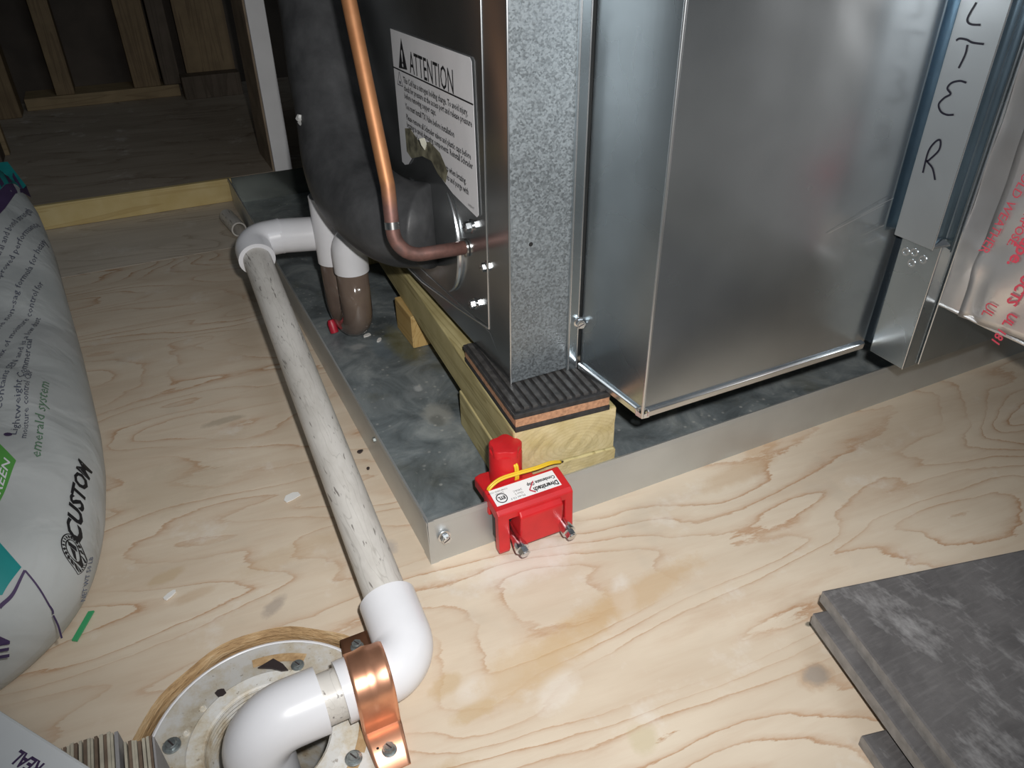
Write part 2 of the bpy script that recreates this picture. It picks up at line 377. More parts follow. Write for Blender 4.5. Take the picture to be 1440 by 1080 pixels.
def obj(name, mb, mat, parent=None, smooth=None, bevel=0.0, label=None):
    me = bpy.data.meshes.new(name); me.from_pydata(mb.v, [], mb.f); me.validate()
    bm = bmesh.new(); bm.from_mesh(me); bmesh.ops.recalc_face_normals(bm, faces=bm.faces); bm.to_mesh(me); bm.free()
    me.materials.append(M[mat] if isinstance(mat, str) else mat)
    o = bpy.data.objects.new(name, me); C.objects.link(o)
    if parent is not None:
        o.parent = parent
        off = Vector((0, 0, 0)); p = parent
        while p is not None: off += p.location; p = p.parent
        o.location = -off
    if bevel:
        b = o.modifiers.new('edge', 'BEVEL'); b.width = bevel; b.segments = 2; b.limit_method = 'ANGLE'; b.angle_limit = .6
    if smooth is not None:
        for p in me.polygons: p.use_smooth = True
        if smooth < 3.1: me.set_sharp_from_angle(angle=smooth)
    if label: o['label'] = label
    return o
def thing(name, label, cat, loc=(0, 0, 0), group=None):
    o = bpy.data.objects.new(name, None); o.empty_display_size = .02; C.objects.link(o); o.location = loc
    o['label'] = label; o['category'] = cat
    if group: o['group'] = group
    return o
def tag(o, label, cat, group=None):
    o['label'] = label; o['category'] = cat
    if group: o['group'] = group
    return o
def struct(o): o['kind'] = 'structure'; return o
def sroot(name, loc=(0, 0, 0)):
    o = bpy.data.objects.new(name, None); C.objects.link(o); o.location = loc; o['kind'] = 'structure'; return o
SM = math.radians(40)

def fillet(pts, r, n=10):
    P = [Vector(p) for p in pts]; out = [P[0]]
    for i in range(1, len(P)-1):
        a = (P[i-1]-P[i]).normalized(); b = (P[i+1]-P[i]).normalized(); ang = a.angle(b)
        rr = r[i-1] if isinstance(r, (list, tuple)) else r
        d = min(rr/math.tan(ang/2), (P[i-1]-P[i]).length*.98, (P[i+1]-P[i]).length*.98); q = d*math.tan(ang/2)
        c = P[i]+(a+b).normalized()*(q/math.sin(ang/2)); s0 = P[i]+a*d-c; s1 = P[i]+b*d-c; tot = s0.angle(s1); ax = s0.cross(s1).normalized()
        for k in range(n+1): out.append(c+Matrix.Rotation(tot*k/n, 3, ax) @ s0)
    out.append(P[-1]); return out
def spline(pts, n=10):
    P = [Vector(p) for p in pts]; P = [P[0]*2-P[1]]+P+[P[-1]*2-P[-2]]; out = []
    for i in range(1, len(P)-2):
        for k in range(n):
            t = k/n; a, b, c, d = P[i-1], P[i], P[i+1], P[i+2]
            out.append(.5*((2*b)+(c-a)*t+(2*a-5*b+4*c-d)*t*t+(3*b-a-3*c+d)*t**3))
    out.append(P[-2]); return out

_dg = None
def text2d(txt, size=1.0, bold=0.0, shear=0.0, align='LEFT', res=2, space=1.0, sx=1.0):
    cu = bpy.data.curves.new('lettering', 'FONT'); cu.body = txt; cu.size = size; cu.offset = bold; cu.shear = shear; cu.align_x = align; cu.resolution_u = res; cu.space_character = space
    o = bpy.data.objects.new('lettering', cu); C.objects.link(o); dg = bpy.context.evaluated_depsgraph_get(); dg.update()
    me = o.evaluated_get(dg).to_mesh(); v = [(p.co.x*sx, p.co.y) for p in me.vertices]; f = [tuple(p.vertices) for p in me.polygons]
    o.evaluated_get(dg).to_mesh_clear(); bpy.data.objects.remove(o); bpy.data.curves.remove(cu)
    return v, f
def put_text(mb, txt, size, fn, **k):
    v, f = text2d(txt, size, **k); mb.add([fn(a, b) for a, b in v], f)
def planar(org, right, up):
    o, r, u = Vector(org), Vector(right).normalized(), Vector(up).normalized()
    return lambda a, b: o+r*a+u*b
def ribbon(mb, pts, wdt, fn):
    """flat stroke through 2-D points, with rounded ends"""
    P = [Vector((p[0], p[1], 0)) for p in spline([(a, b, 0) for a, b in pts], 8)]; n = len(P); L = []; Rr = []
    for i in range(n):
        t = (P[min(i+1, n-1)]-P[max(i-1, 0)]).normalized(); q = Vector((-t.y, t.x, 0))*wdt/2
        L.append(P[i]+q); Rr.append(P[i]-q)
    vs = [fn(p.x, p.y) for p in L]+[fn(p.x, p.y) for p in Rr]
    mb.add(vs, [(i, i+1, n+i+1, n+i) for i in range(n-1)])

def hexscrew(name, at, axis, r, mat='screw', parent=None, label=None, h=None, slot=True):
    """washer-faced hex head with a driver slot"""
    a = Vector(axis).normalized(); ref = Vector((0, 0, 1)) if abs(a.z) < .9 else Vector((1, 0, 0)); u = a.cross(ref).normalized(); w2 = a.cross(u); o = Vector(at); h = h or r*.75
    mb = MB(); mb.lathe([(r*.3, -r*.5), (r, 0), (r, r*.16), (r*.78, r*.24)], o, a, 20)
    ring = [o+a*r*.22+(u*math.cos(i*PI/3)+w2*math.sin(i*PI/3))*r*.76 for i in range(6)]
    mb.prism(ring, a*h)
    top = o+a*(r*.22+h)
    mb.lathe([(r*.60, 0), (r*.52, r*.12)], top, a, 16)
    o1 = obj(name, mb, mat, parent, SM, label=label)
    if slot:
        sl = MB(); q = (u*math.cos(.5)+w2*math.sin(.5)); p2 = a.cross(q); t = top+a*r*.121
        sl.prism([t+q*r*.5+p2*r*.09, t-q*r*.5+p2*r*.09, t-q*r*.5-p2*r*.09, t+q*r*.5-p2*r*.09], a*r*.02)
        obj('drive_slot', sl, 'chip_dark', o1)
    return o1

# ------------------------------------------------------------------ the setting
FX, FY, FRH = -.130, -.0786, .0745        # hole in the floor
floor = sroot('floor')
def holed_sheet():
    N = 64; h = .12; mb = MB(); top = []
    cir = [(FX+FRH*(1+.012*math.sin(5*a)+.008*math.sin(11*a+1))*math.cos(a), FY+FRH*(1+.012*math.sin(5*a)+.008*math.sin(11*a+1))*math.sin(a)) for a in [2*PI*k/N for k in range(N)]]
    sq = []
    for k in range(N):
        a = 2*PI*k/N; m = max(abs(math.cos(a)), abs(math.sin(a))); sq.append((FX+h*math.cos(a)/m, FY+h*math.sin(a)/m))
    mb.add([(x, y, 0) for x, y in cir]+[(x, y, 0) for x, y in sq], [(k, (k+1) % N, N+(k+1) % N, N+k) for k in range(N)])
    x0, x1, y0, y1 = -1.3, 1.6, -1.5, .6465; a0, a1, b0, b1 = FX-h, FX+h, FY-h, FY+h
    for (p, q, r, s2) in ((x0, y0, x1, b0), (x0, b1, x1, y1), (x0, b0, a0, b1), (a1, b0, x1, b1)):
        mb.add([(p, q, 0), (r, q, 0), (r, s2, 0), (p, s2, 0)], [(0, 1, 2, 3)])
    mb.add([(x0, y1, 0), (x1, y1, 0), (x1, y1, -.018), (x0, y1, -.018)], [(0, 1, 2, 3)])
    return mb, cir
sheet_mb, cir = holed_sheet()
obj('plywood_sheet', sheet_mb, 'ply', floor)
mb = MB(); N = len(cir)
mb.add([(x, y, 0.0002) for x, y in cir]+[(FX+(x-FX)*.975, FY+(y-FY)*.975, -.0045) for x, y in cir]+[(FX+(x-FX)*.96, FY+(y-FY)*.96, -.02) for x, y in cir],
       [(k, (k+1) % N, N+(k+1) % N, N+k) for k in range(N)]+[(N+k, N+(k+1) % N, 2*N+(k+1) % N, 2*N+k) for k in range(N)])
obj('cut_hole_edge', mb, 'cut', floor)
mb = MB().box((-1.3, .6485, -.018), (1.6, .8395, -.0004)); obj('plywood_sheet', mb, 'ply_far', floor)
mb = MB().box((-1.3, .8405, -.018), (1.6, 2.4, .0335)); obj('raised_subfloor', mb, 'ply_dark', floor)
mb = MB().box((-1.3, -1.5, -.12), (1.6, .84, -.10)); obj('lower_deck', mb, 'dark', floor)

wb = sroot('wall_back', (0, 1.5, 0))
obj('sheathing', MB().box((-1.3, 1.53, 0), (1.6, 1.55, 2.2)), 'sheath', wb)
obj('sole_plate', MB().box((-.29, 1.45, .0335), (-.002, 1.53, .0565)), 'plate', wb, bevel=.001)
obj('sole_plate', MB().box((.002, 1.40, .0335), (.118, 1.44, .078)), 'stud_dark', wb, bevel=.001)
obj('wall_panel', MB().box((.018, 1.44, .078), (.116, 1.45, 2.0)), 'stud', wb)
obj('stud', MB().hexa([(-.232,1.452,.0565),(-.198,1.452,.0565),(-.198,1.53,.0565),(-.232,1.53,.0565),(-.225,1.452,2.0),(-.190,1.452,2.0),(-.190,1.53,2.0),(-.225,1.53,2.0)]), 'stud', wb, bevel=.0015)
obj('stud', MB().box((-.088, 1.451, .0565), (-.036, 1.53, 2.0)), 'stud', wb, bevel=.0015)
obj('stud', MB().box((-.030, 1.452, .0565), (.004, 1.53, 2.0)), 'stud_dark', wb, bevel=.0015)
obj('stud', MB().box((-.36, 1.40, .0335), (-.297, 1.46, 2.0)), 'stud', wb, bevel=.0015)
wl = sroot('wall_left', (-.5, 1.2, 0))
obj('stud', MB().box((-.345, 1.08, .0335), (-.312, 1.13, 2.0)), 'stud_dark', wl, bevel=.0015)
obj('stud', MB().box((-.335, 1.13, .0335), (-.305, 1.15, 2.0)), 'plate', wl, bevel=.0015)
obj('sheathing', MB().box((-.42, .85, .0335), (-.40, 1.53, 2.2)), 'sheath', wl)  # unseen side sheathing, added to block ambient light from the back space
struct(obj('shade_ceiling', MB().box((-1.3, .84, 2.2), (1.6, 1.6, 2.25)), 'sheath'))  # unseen cover over the back space, added to keep ambient light out
struct(obj('shade_wall_right', MB().box((.62, .86, 0.0), (.64, 1.6, 2.2)), 'sheath'))  # unseen side wall, added to keep the back space dark
struct(obj('trim_1', MB().box((-.62, .832, 0), (.003, .8402, .0343)), 'curb', bevel=.0008))
t2 = sroot('trim_2', (.08, .84, .0335))
obj('board', MB().box((.066, .842, .0335), (.0945, .95, 2.0)), 'raw_side', t2)
obj('painted_face', MB().box((.0685, .834, .0335), (.0945, .842, 2.0)), 'white_paint', t2, bevel=.001)

# ------------------------------------------------------------------ drain pan
pan = thing('drain_pan', 'shallow galvanised drain pan on the plywood beneath the sheet metal equipment', 'pan', (.5, .4, 0))
T = .0009; PX1 = 1.05; PY1 = .815
obj('pan_floor', MB().box((T, T, .0006), (PX1, PY1, .0016)), 'panfloor', pan)
def lipwall(a, b, inw, mat):
    a, b, n = Vector(a), Vector(b), Vector(inw); H = .0405; mb = MB()
    pts = [a, a+n*T, a+n*T+Vector((0, 0, H)), a-n*.0008+Vector((0, 0, H+.0004)), a-n*.0012+Vector((0, 0, H-.004)), a-n*.0002+Vector((0, 0, H-.0045))]
    return mb.prism(pts, b-a)
obj('front_wall', lipwall((0, 0, 0), (PX1, 0, 0), (0, 1, 0), 'galv_pan'), 'galv_pan', pan)
obj('left_wall', lipwall((0, 0, 0), (-.004, PY1, 0), (1, 0, 0), 'galv_pan'), 'galv_pan', pan)
obj('back_wall', MB().box((0, PY1-T, 0), (PX1, PY1, .0405)), 'panback', pan)
obj('right_wall', MB().box((PX1-T, 0, 0), (PX1, PY1, .0405)), 'galv_pan', pan)
mb = MB(); mb.prism([(-.0006, -.0002, 0), (.0055, -.0002, 0), (.0040, -.0013, .041), (-.0006, -.0013, .041)], (0, -.0004, 0)); mb.prism([(-.0002, -.0006, 0), (-.0002, .012, 0), (-.0012, .006, .041), (-.0012, -.0016, .041)], (-.0004, 0, 0))
obj('corner_tab', mb, 'galv_pan', pan)
hexscrew('screw', (.0105, -.0012, .0235), (0, -1, 0), .0048, 'screw', pan)
hexscrew('screw', (.0005, .118, .030), (-1, 0, 0), .0030, 'bolt_old', pan)

# ------------------------------------------------------------------ wood under the unit
def skew(x, y): return x+.0655*y           # the timbers sit a few degrees off the pan
def timber(x0, x1, y0, y1, z0, z1, mat, ends=None):
    return MB().hexa([(skew(x0,y0),y0,z0),(skew(x1,y0),y0-.006,z0),(skew(x1,y1),y1,z0),(skew(x0,y1),y1,z0),(skew(x0,y0),y0,z1),(skew(x1,y0),y0-.006,z1),(skew(x1,y1),y1,z1),(skew(x0,y1),y1,z1)])
def end_face(o, x0, x1, y0, z0, z1):
    mb = MB(); nx, nz = 14, 5
    def fn(u, v):
        x = x0+(x1-x0)*u; jag = random.uniform(-.0004, .0004)
        return (skew(x, y0), y0-.0062*u-.0004+jag, z0+(z1-z0)*v)
    mb.grid(fn, nx, nz)
    obj('end_grain', mb, 'endgrain', o)
beam = thing('support_timber', 'long greenish treated timber carrying the metal unit above the pan', 'timber', (.13, .3, .038))
obj('timber_body', timber(.0745, .157, .022, .78, .0385, .0757, 'beam'), 'beam', beam, bevel=.0012)
end_face(beam, .0752, .1563, .022, .0390, .0752)
kn = MB(); kn.lathe([(.0065, 0), (.0055, .0006), (.001, .0008)], (.0797, .050, .063), (-1, .06, 0), 14); obj('knot', kn, 'chip_dark', beam, SM, label='dark knot in the timber side')
blk = thing('support_block', 'short treated wood block in front, under the timber end beside the red switch', 'block', (.12, .08, .0016))
obj('block_body', timber(.0735, .158, .020, .142, .0018, .0380, 'beam'), 'beam', blk, bevel=.0012)
end_face(blk, .0742, .1573, .020, .0023, .0376)
def small_block(name, x0, x1, y0, y1, mat, label):
    o = thing(name, label, 'block', ((x0+x1)/2, (y0+y1)/2, .0016)); obj('block_body', MB().box((x0, y0, .0018), (x1, y1, .0382)), mat, o, bevel=.001)
    obj('end_grain', MB().box((x0+.001, y0-.0008, .0025), (x1-.001, y0+.001, .0375)), mat, o); return o
small_block('support_block', .0905, .165, .285, .335, 'block_orange', 'orange pine block under the middle of the long timber')
small_block('support_block', .0985, .17, .505, .56, 'beam', 'small wood block beneath the timber, behind the murky trap')

# ------------------------------------------------------------------ vibration pad
pad = thing('vibration_pad', 'square black rubber and cork vibration pad on the wood block', 'pad', (.115, .07, .0757))
pc = [(.0766, .0200), (.1515, .0142), (.158, .118), (.0830, .1260)]
def padlayer(z0, z1, ins=0.0):
    c = [sum(p[0] for p in pc)/4, sum(p[1] for p in pc)/4]
    q = [(p[0]+(c[0]-p[0])*ins, p[1]+(c[1]-p[1])*ins) for p in pc]
    return MB().hexa([(x, y, z0) for x, y in q]+[(x, y, z1) for x, y in q])
obj('bottom_rubber', padlayer(.0758, .0800), 'rubber', pad, bevel=.0005)
obj('cork_layer', padlayer(.0800, .0872, .012), 'cork', pad, bevel=.0004)
obj('top_rubber', padlayer(.0872, .0915), 'rubber', pad, bevel=.0005)
rb = MB()
def bl(u, v):
    a = Vector(pc[0]).lerp(Vector(pc[1]), u); b = Vector(pc[3]).lerp(Vector(pc[2]), u); return a.lerp(b, v)
rib_me = None
for i in range(11):
    u0 = .02+i*.0885; u1 = u0+.052; mb = MB(); q = [bl(u0, .03), bl(u1, .03), bl(u1, .97), bl(u0, .97)]
    mb.hexa([(p.x, p.y, .0914) for p in q]+[(p.x, p.y, .0938) for p in q])
    obj('rib', mb, 'rib', pad, bevel=.0004)
for i in range(3):
    mb = MB(); z0 = .0878+i*.0013; a, b = Vector(pc[0]), Vector(pc[3]); n = Vector((-.0006, 0))
    mb.hexa([(a.x-.0007, a.y, z0), (a.x, a.y, z0), (b.x, b.y, z0), (b.x-.0007, b.y, z0), (a.x-.0007, a.y, z0+.0007), (a.x, a.y, z0+.0007), (b.x, b.y, z0+.0007), (b.x-.0007, b.y, z0+.0007)])
    obj('side_rib', mb, 'rib', pad)

# ------------------------------------------------------------------ air handler case
Z0 = .0942; ZT = .62
case = thing('air_handler', 'tall sheet metal air handler cabinet with warning label and mottled galvanised front', 'machine', (.3, .3, Z0))
YB = .50
obj('side_panel', MB().box((.0905, .078, Z0+.012), (.0925, YB, ZT)), 'case', case)
mb = MB(); mb.prism([(.0895, .086, ZT), (.0895, .0895, .122), (.0895, .06, Z0), (.0895, .054, Z0), (.0895, .054, ZT)], (.002, 0, 0)); obj('corner_flange', mb, 'case', case, bevel=.0006)
mb = MB(); mb.prism([(.0898, .0895, .1195), (.0898, YB, .075+.02), (.0898, YB, Z0-.002), (.0898, .0565, Z0)], (.0015, 0, 0)); obj('bottom_rail', mb, 'case', case, bevel=.0005)
mb = MB(); mb.tube([(.0892, .0893, .1225), (.0892, .155, .1105), (.0892, .235, .0985), (.0892, .30, .0955)], .0007, 8); mb.tube([(.0893, .0862, ZT), (.0893, .0893, .1225)], .0006, 8); obj('bright_fold', mb, 'galv_edge', case, SM)
obj('front_panel', MB().box((.0897, .0535, Z0), (.1385, .0555, ZT)), 'spangle', case, bevel=.0007)
mb = MB(); mb.tube([(.0899, .0537, Z0), (.0899, .0537, ZT)], .0007, 8); obj('front_corner_edge', mb, 'galv_edge', case, SM)
obj('cabinet_body', MB().box((.0935, .056, Z0+.001), (.60, YB, ZT-.01)), 'case', case)
mb = MB(); mb.box((.1355, .0515, Z0-.001), (.1440, .0536, ZT)); obj('seam_strip', mb, 'galv', case, bevel=.0006)
mb = MB(); mb.tube([(.1367, .0514, Z0), (.1367, .0514, ZT)], .0006, 8); mb.tube([(.1437, .0514, Z0), (.1437, .0514, ZT)], .0006, 8); obj('seam_edges', mb, 'galv_edge', case, SM)
for (y, z, r) in ((.1184, .1932, .0052), (.0925, .1717, .0043), (.1161, .1312, .0046), (.2488, .1861, .0046)):
    hexscrew('screw', (.0903, y, z), (-1, 0, 0), r, 'screw', case)
mb = MB(); mb.lathe([(.0016, 0), (.0012, .0001)], (.1055, .0534, .2005), (0, -1, 0), 12); obj('screw_hole', mb, 'dark', case)
# pale crescent of sealant round the suction port
mb = MB(); P = [(.0897, .2115+.052*math.cos(a), .165+.052*math.sin(a)) for a in [(.55+.11*k) for k in range(-12, 12)]]
P = [(.0888, .187-.048*math.cos(a), .165+.050*math.sin(a)) for a in [(-1.15+2.1*k/24) for k in range(25)]]
mb.tube(P, [.0004+.0020*math.sin(PI*k/24) for k in range(25)], 8); obj('grommet_edge', mb, 'galv_edge', case, SM, label='pale rim around the suction line port')
# warning label
lab = MB(); lx = .0893
poly = [(.2646, .3063), (.1076, .3094), (.1049, .3075), (.1018, .2071), (.1050, .2046), (.1315, .2067), (.1489, .2083), (.1765, .2149), (.1900, .2215), (.2100, .2200), (.2372, .2110), (.2480, .2030), (.2570, .2002), (.2638, .2010)]
lab.prism([(lx, y, z) for y, z in poly], (.0002, 0, 0)); label_o = obj('warning_label', lab, 'label', case, label='white warning label headed ATTENTION, scorched at its lower edge')
ink = MB(); lfn = lambda y0, z0, tilt=0.012: planar((lx-.00025, y0, z0), (0, -1, tilt), (0, -tilt, 1))
put_text(ink, 'ATTENTION', .0225, lfn(.2240, .2805, .012), sx=.70, bold=.0001)
v = [(.2505, .2795), (.2305, .2812), (.2395, .3030)]; ink.add([(lx-.0002, y, z) for y, z in v], [(0, 1, 2)])
ink.prism([(lx-.0003, .2657, .2773), (lx-.0003, .1040, .2808), (lx-.0003, .1040, .2818), (lx-.0003, .2657, .2783)], (.0002, 0, 0))
obj('heading', ink, 'ink', label_o)
wm = MB(); put_text(wm, '!', .017, planar((lx-.0004, .2422, .2822), (0, -1, .012), (0, 0, 1)), bold=.0004); obj('warning_mark', wm, 'label', label_o)
fine = MB(); lines = [(.2700, 'This Coil has a nitrogen holding charge. To avoid injury,'), (.2640, 'check for pressure at the access port and release pressure'), (.2580, 'before removing copper caps.'),
    (.2500, 'You must install TX Valve before installation'), (.2415, 'Please remove all Schrader valves and plastic caps before'), (.2355, 'brazing to avoid damaging components. Reinstall Schrader'), (.2295, 'valves and caps after brazing.')]
for z, tx in lines: put_text(fine, tx, .0066, lfn(.2420, z, .016), sx=.86, res=1, bold=.00012)
put_text(fine, 'components when brazing.', .0066, lfn(.1830, .2225, .016), sx=.86, res=1, bold=.00012)
put_text(fine, 'joints and purge with', .0066, lfn(.1660, .2160, .016), sx=.86, res=1, bold=.00012)
put_text(fine, '10055007', .0028, lfn(.1200, .2085, .016), res=1)
obj('small_print', fine, 'ink', label_o)
tri = MB()
for (a, b) in (((.2570, .2660), (.2440, .2665)), ((.2440, .2665), (.2505, .2765)), ((.2505, .2765), (.2570, .2660))): ribbon(tri, [a, b], .0007, lambda y, z: (lx-.00025, y, z))
ribbon(tri, [(.2525, .2685), (.2485, .2685)], .0022, lambda y, z: (lx-.00025, y, z)); obj('hazard_triangle', tri, 'grey_ink', label_o)
sc = MB(); sp = [(.2480, .2140), (.2480, .2330), (.2350, .2360), (.2150, .2300), (.1900, .2360), (.1700, .2330), (.1560, .2230), (.1620, .2125), (.1765, .2149), (.1900, .2216), (.2100, .2200), (.2372, .2110)]
sc.prism([(lx-.0003, y, z) for y, z in sp], (.0001, 0, 0)); obj('scorched_patch', sc, 'scorch', label_o, label='olive brown burn on the label edge')
cu = MB(); cu.prism([(.0885, .2020, .2270), (.0850, .1990, .2320), (.0825, .1960, .2380), (.0850, .1925, .2390), (.0880, .1965, .2330)], (.0008, .0002, 0)); obj('peeled_flap', cu, 'curl', label_o, label='curled pale paper flap')

# ------------------------------------------------------------------ plenum
PXL, PYF, PXR = .1526, -.0232, .3625
pl = thing('duct_plenum', 'large smooth galvanised duct box overhanging the drain pan', 'duct', (.26, .02, Z0))
mb = MB()
def frontface(u, v):
    x = PXL+(PXR-.0012-PXL)*u; z = Z0+.004+(ZT-Z0)*v
    d = .0011*math.sin(PI*u)*math.sin(PI*min(1, v*1.7)) + (.0035*max(0, (u-.86)/.14)**1.5 if u > .86 else 0)*min(1, v*4)
    d += .0014*math.exp(-((u-.62)/.10)**2-((v-.18)/.05)**2) - .0012*math.exp(-((u-.36)/.12)**2-((v-.42)/.14)**2)
    return (x, PYF-d*.8, z)
mb.grid(frontface, 48, 48); obj('front_panel', mb, 'galv_front', pl, 3.14)
mb = MB(); mb.prism([(PXL, PYF, Z0+.003), (.1464, .0506, Z0+.003), (.1477, .0506, Z0+.003), (PXL+.0015, PYF+.001, Z0+.003)], (0, 0, ZT-Z0)); obj('side_panel', mb, 'galv', pl)
mb = MB(); mb.tube([(PXL+.0003, PYF+.0002, Z0-.002), (PXL+.0003, PYF+.0002, ZT)], .0012, 10); obj('corner_bead', mb, 'galv_edge', pl, SM)
mb = MB(); mb.prism([(PXL+.003, PYF-.0022, Z0-.001), (PXL+.003, PYF-.0028, Z0+.0040), (PXL+.003, PYF-.0012, Z0+.0052), (PXL+.003, PYF+.001, Z0+.0040), (PXL+.003, PYF+.001, Z0-.001)], (PXR-PXL-.006, 0, 0)); obj('bottom_hem', mb, 'galv_edge', pl, bevel=.0005)
mb = MB(); d0 = Vector((.1462, .0534, 0))-Vector((PXL, PYF, 0)); d0.normalize(); nn = Vector((-1, -.07, 0)).normalized(); a = Vector((PXL, PYF, 0))+d0*.004
prof = [(.001, -.001), (.001, .004), (-.0012, .0052), (-.0028, .0040), (-.0022, -.001)]
mb.prism([a-nn*(-1)*(-h)*(-1)+nn*0 + Vector((0, 0, Z0+z)) if False else a+nn*(-h)+Vector((0, 0, Z0+z)) for h, z in prof], d0*.0695); obj('bottom_hem', mb, 'galv_edge', pl, bevel=.0005)
for s2 in (0, 1):
    mb = MB(); p0 = Vector((PXL, PYF, Z0-.003)); q = (Vector((.0045, -.0022, .0015)) if s2 else Vector((-.0024, .0045, .0015)))
    mb.prism([p0, p0+q, p0+q+Vector((0, 0, .0045)), p0+Vector((0, 0, .003))], Vector((.0006, .0006, 0))); obj('folded_tab', mb, 'galv_edge', pl)
obj('bottom_panel', MB().prism([(PXL+.001, PYF+.001, Z0+.0015), (PXR, PYF+.001, Z0+.0015), (PXR, .050, Z0+.0015), (.147, .050, Z0+.0015)], (0, 0, .001)), 'case', pl)
obj('right_panel', MB().box((PXR-.0015, PYF+.001, Z0+.003), (PXR-.0003, .050, ZT)), 'galv', pl)
hexscrew('screw', (.1448, .0512, .1330), (-.25, -1, 0), .0046, 'screw', case)
mb = MB(); mb.grid(lambda u, v: (.1474+.0013*u, .0495-.018*u, .1345+.004*v*(1-u*.5)), 4, 3); obj('sealant_smear', mb, 'galv_edge', pl)
sc = MB()
for (a, b) in (((.318, .2100), (.345, .2180)), ((.290, .2020), (.338, .2140)), ((.325, .1940), (.343, .1985)), ((.330, .1860), (.346, .1895))): ribbon(sc, [a, b], .0004, lambda x, z: (x, PYF-.0024-.0032*max(0, (x-.335)/.03), z))
obj('scratch_marks', sc, 'galv_edge', pl)

# ------------------------------------------------------------------ filter rack
rk = thing('filter_rack', 'narrow upright filter rack frame beside the duct box', 'rack', (.37, -.04, Z0))
RX, RF = .3600, -.0618
obj('side_plate', MB().box((RX, RF, Z0), (RX+.0012, -.0312, ZT)), 'rack', rk, bevel=.0004)
obj('recess', MB().box((RX+.0055, -.0320, Z0+.003), (RX+.0070, -.0200, ZT)), 'rack_shade', rk)
obj('front_strip', MB().box((RX+.0012, RF, Z0), (RX+.0150, RF+.0012, ZT)), 'rack', rk, bevel=.0004)
mb = MB(); mb.tube([(RX+.0003, RF+.0002, Z0), (RX+.0003, RF+.0002, ZT)], .0006, 8); mb.tube([(RX+.0157, RF-.0012, Z0+.001), (RX+.0157, RF-.0012, ZT)], .0007, 8); obj('frame_edges', mb, 'galv_edge', rk, SM)
obj('back_flange', MB().box((RX+.0158, RF-.0012, Z0+.001), (.475, RF+.0004, ZT)), 'rack', rk)
obj('frame_body', MB().box((RX+.0073, RF+.0014, Z0+.002), (.475, .050, ZT-.01)), 'rack', rk)
for (y, z) in ((-.0369, .1793), (-.0435, .1813), (-.0438, .1733), (-.0514, .1790)):
    mb = MB(); mb.lathe([(.0030, 0), (.0030, .0003), (.0018, .0003), (.0018, .0001)], (RX-.0001, y, z), (-1, 0, 0), 16, False); obj('weld_mark', mb, 'galv_edge', rk, SM)
cv = thing('filter_cover', 'galvanised hat shaped filter slot cover with hand written black letters', 'cover', (.349, -.048, .193))
WX = .3490; zb = .1925
mb = MB(); mb.box((WX, -.0632, zb), (WX+.0012, -.0318, ZT)); obj('cover_face', mb, 'rack_cover', cv, bevel=.0003)
mb = MB(); prof = [(WX+.0012, -.0322), (.3585, -.0322), (.3592, -.0300), (.3555, -.0262), (.3510, -.0246), (.3470, -.0242), (.3470, -.0250), (.3505, -.0255), (.3548, -.0272), (.3580, -.0302), (.3575, -.0312), (WX+.0012, -.0312)]
mb.prism([(x, y, zb+.0012) for x, y in prof], (0, 0, ZT-zb)); obj('side_flange', mb, 'flank', cv, SM)
mb = MB(); prof = [(WX+.0012, -.0630), (.3560, -.0632), (.3578, -.0640), (.3585, -.0660), (.3570, -.0700), (.3540, -.0722), (.3548, -.0728), (.3580, -.0705), (.3596, -.0662), (.3590, -.0634), (.3572, -.0624), (WX+.0012, -.0620)]
mb.prism([(x, y, zb+.0012) for x, y in prof], (0, 0, ZT-zb)); obj('side_flange', mb, 'flank', cv, SM)
mb = MB(); mb.tube([(WX+.0002, -.0632, zb), (WX+.0002, -.0632, ZT)], .0005, 8); obj('cover_edge', mb, 'galv_edge', cv, SM)
mb = MB(); mb.prism([(WX, -.0628, zb+.001), (WX+.0075, -.0695, zb+.004), (WX+.0070, -.0640, zb+.006)], (0, 0, .0012)); obj('folded_tab', mb, 'galv_edge', cv)
wr = MB(); wfn = lambda y, z: (WX-.0003, y, z); SW = .00125
for st in ([(-.0423, .3404), (-.0399, .3332), (-.0402, .3301), (-.0434, .3288), (-.0491, .3292)], [(-.0364, .319), (-.0385, .3204), (-.0433, .3204), (-.0476, .3194), (-.0549, .3196)], [(-.0446, .3178), (-.045, .3124), (-.0434, .3044)],
           [(-.0512, .2974), (-.0466, .2976), (-.0416, .2955), (-.0399, .292), (-.0431, .2893), (-.0397, .2863), (-.0372, .2819), (-.04, .2781), (-.0447, .2771), (-.0494, .2781)],
           [(-.04, .2388), (-.0395, .2523), (-.0421, .2592), (-.0454, .2614), (-.0466, .2555), (-.0419, .2479), (-.0407, .2466), (-.0459, .2434), (-.0501, .2369)],
           [(-.0440, .3680), (-.0425, .3560)], [(-.042, .405), (-.041, .388)], [(-.041, .405), (-.050, .404)], [(-.0415, .397), (-.047, .396)]):
    ribbon(wr, st, SW, wfn)
obj('hand_writing', wr, 'marker', cv, label='black marker letters L T E R')

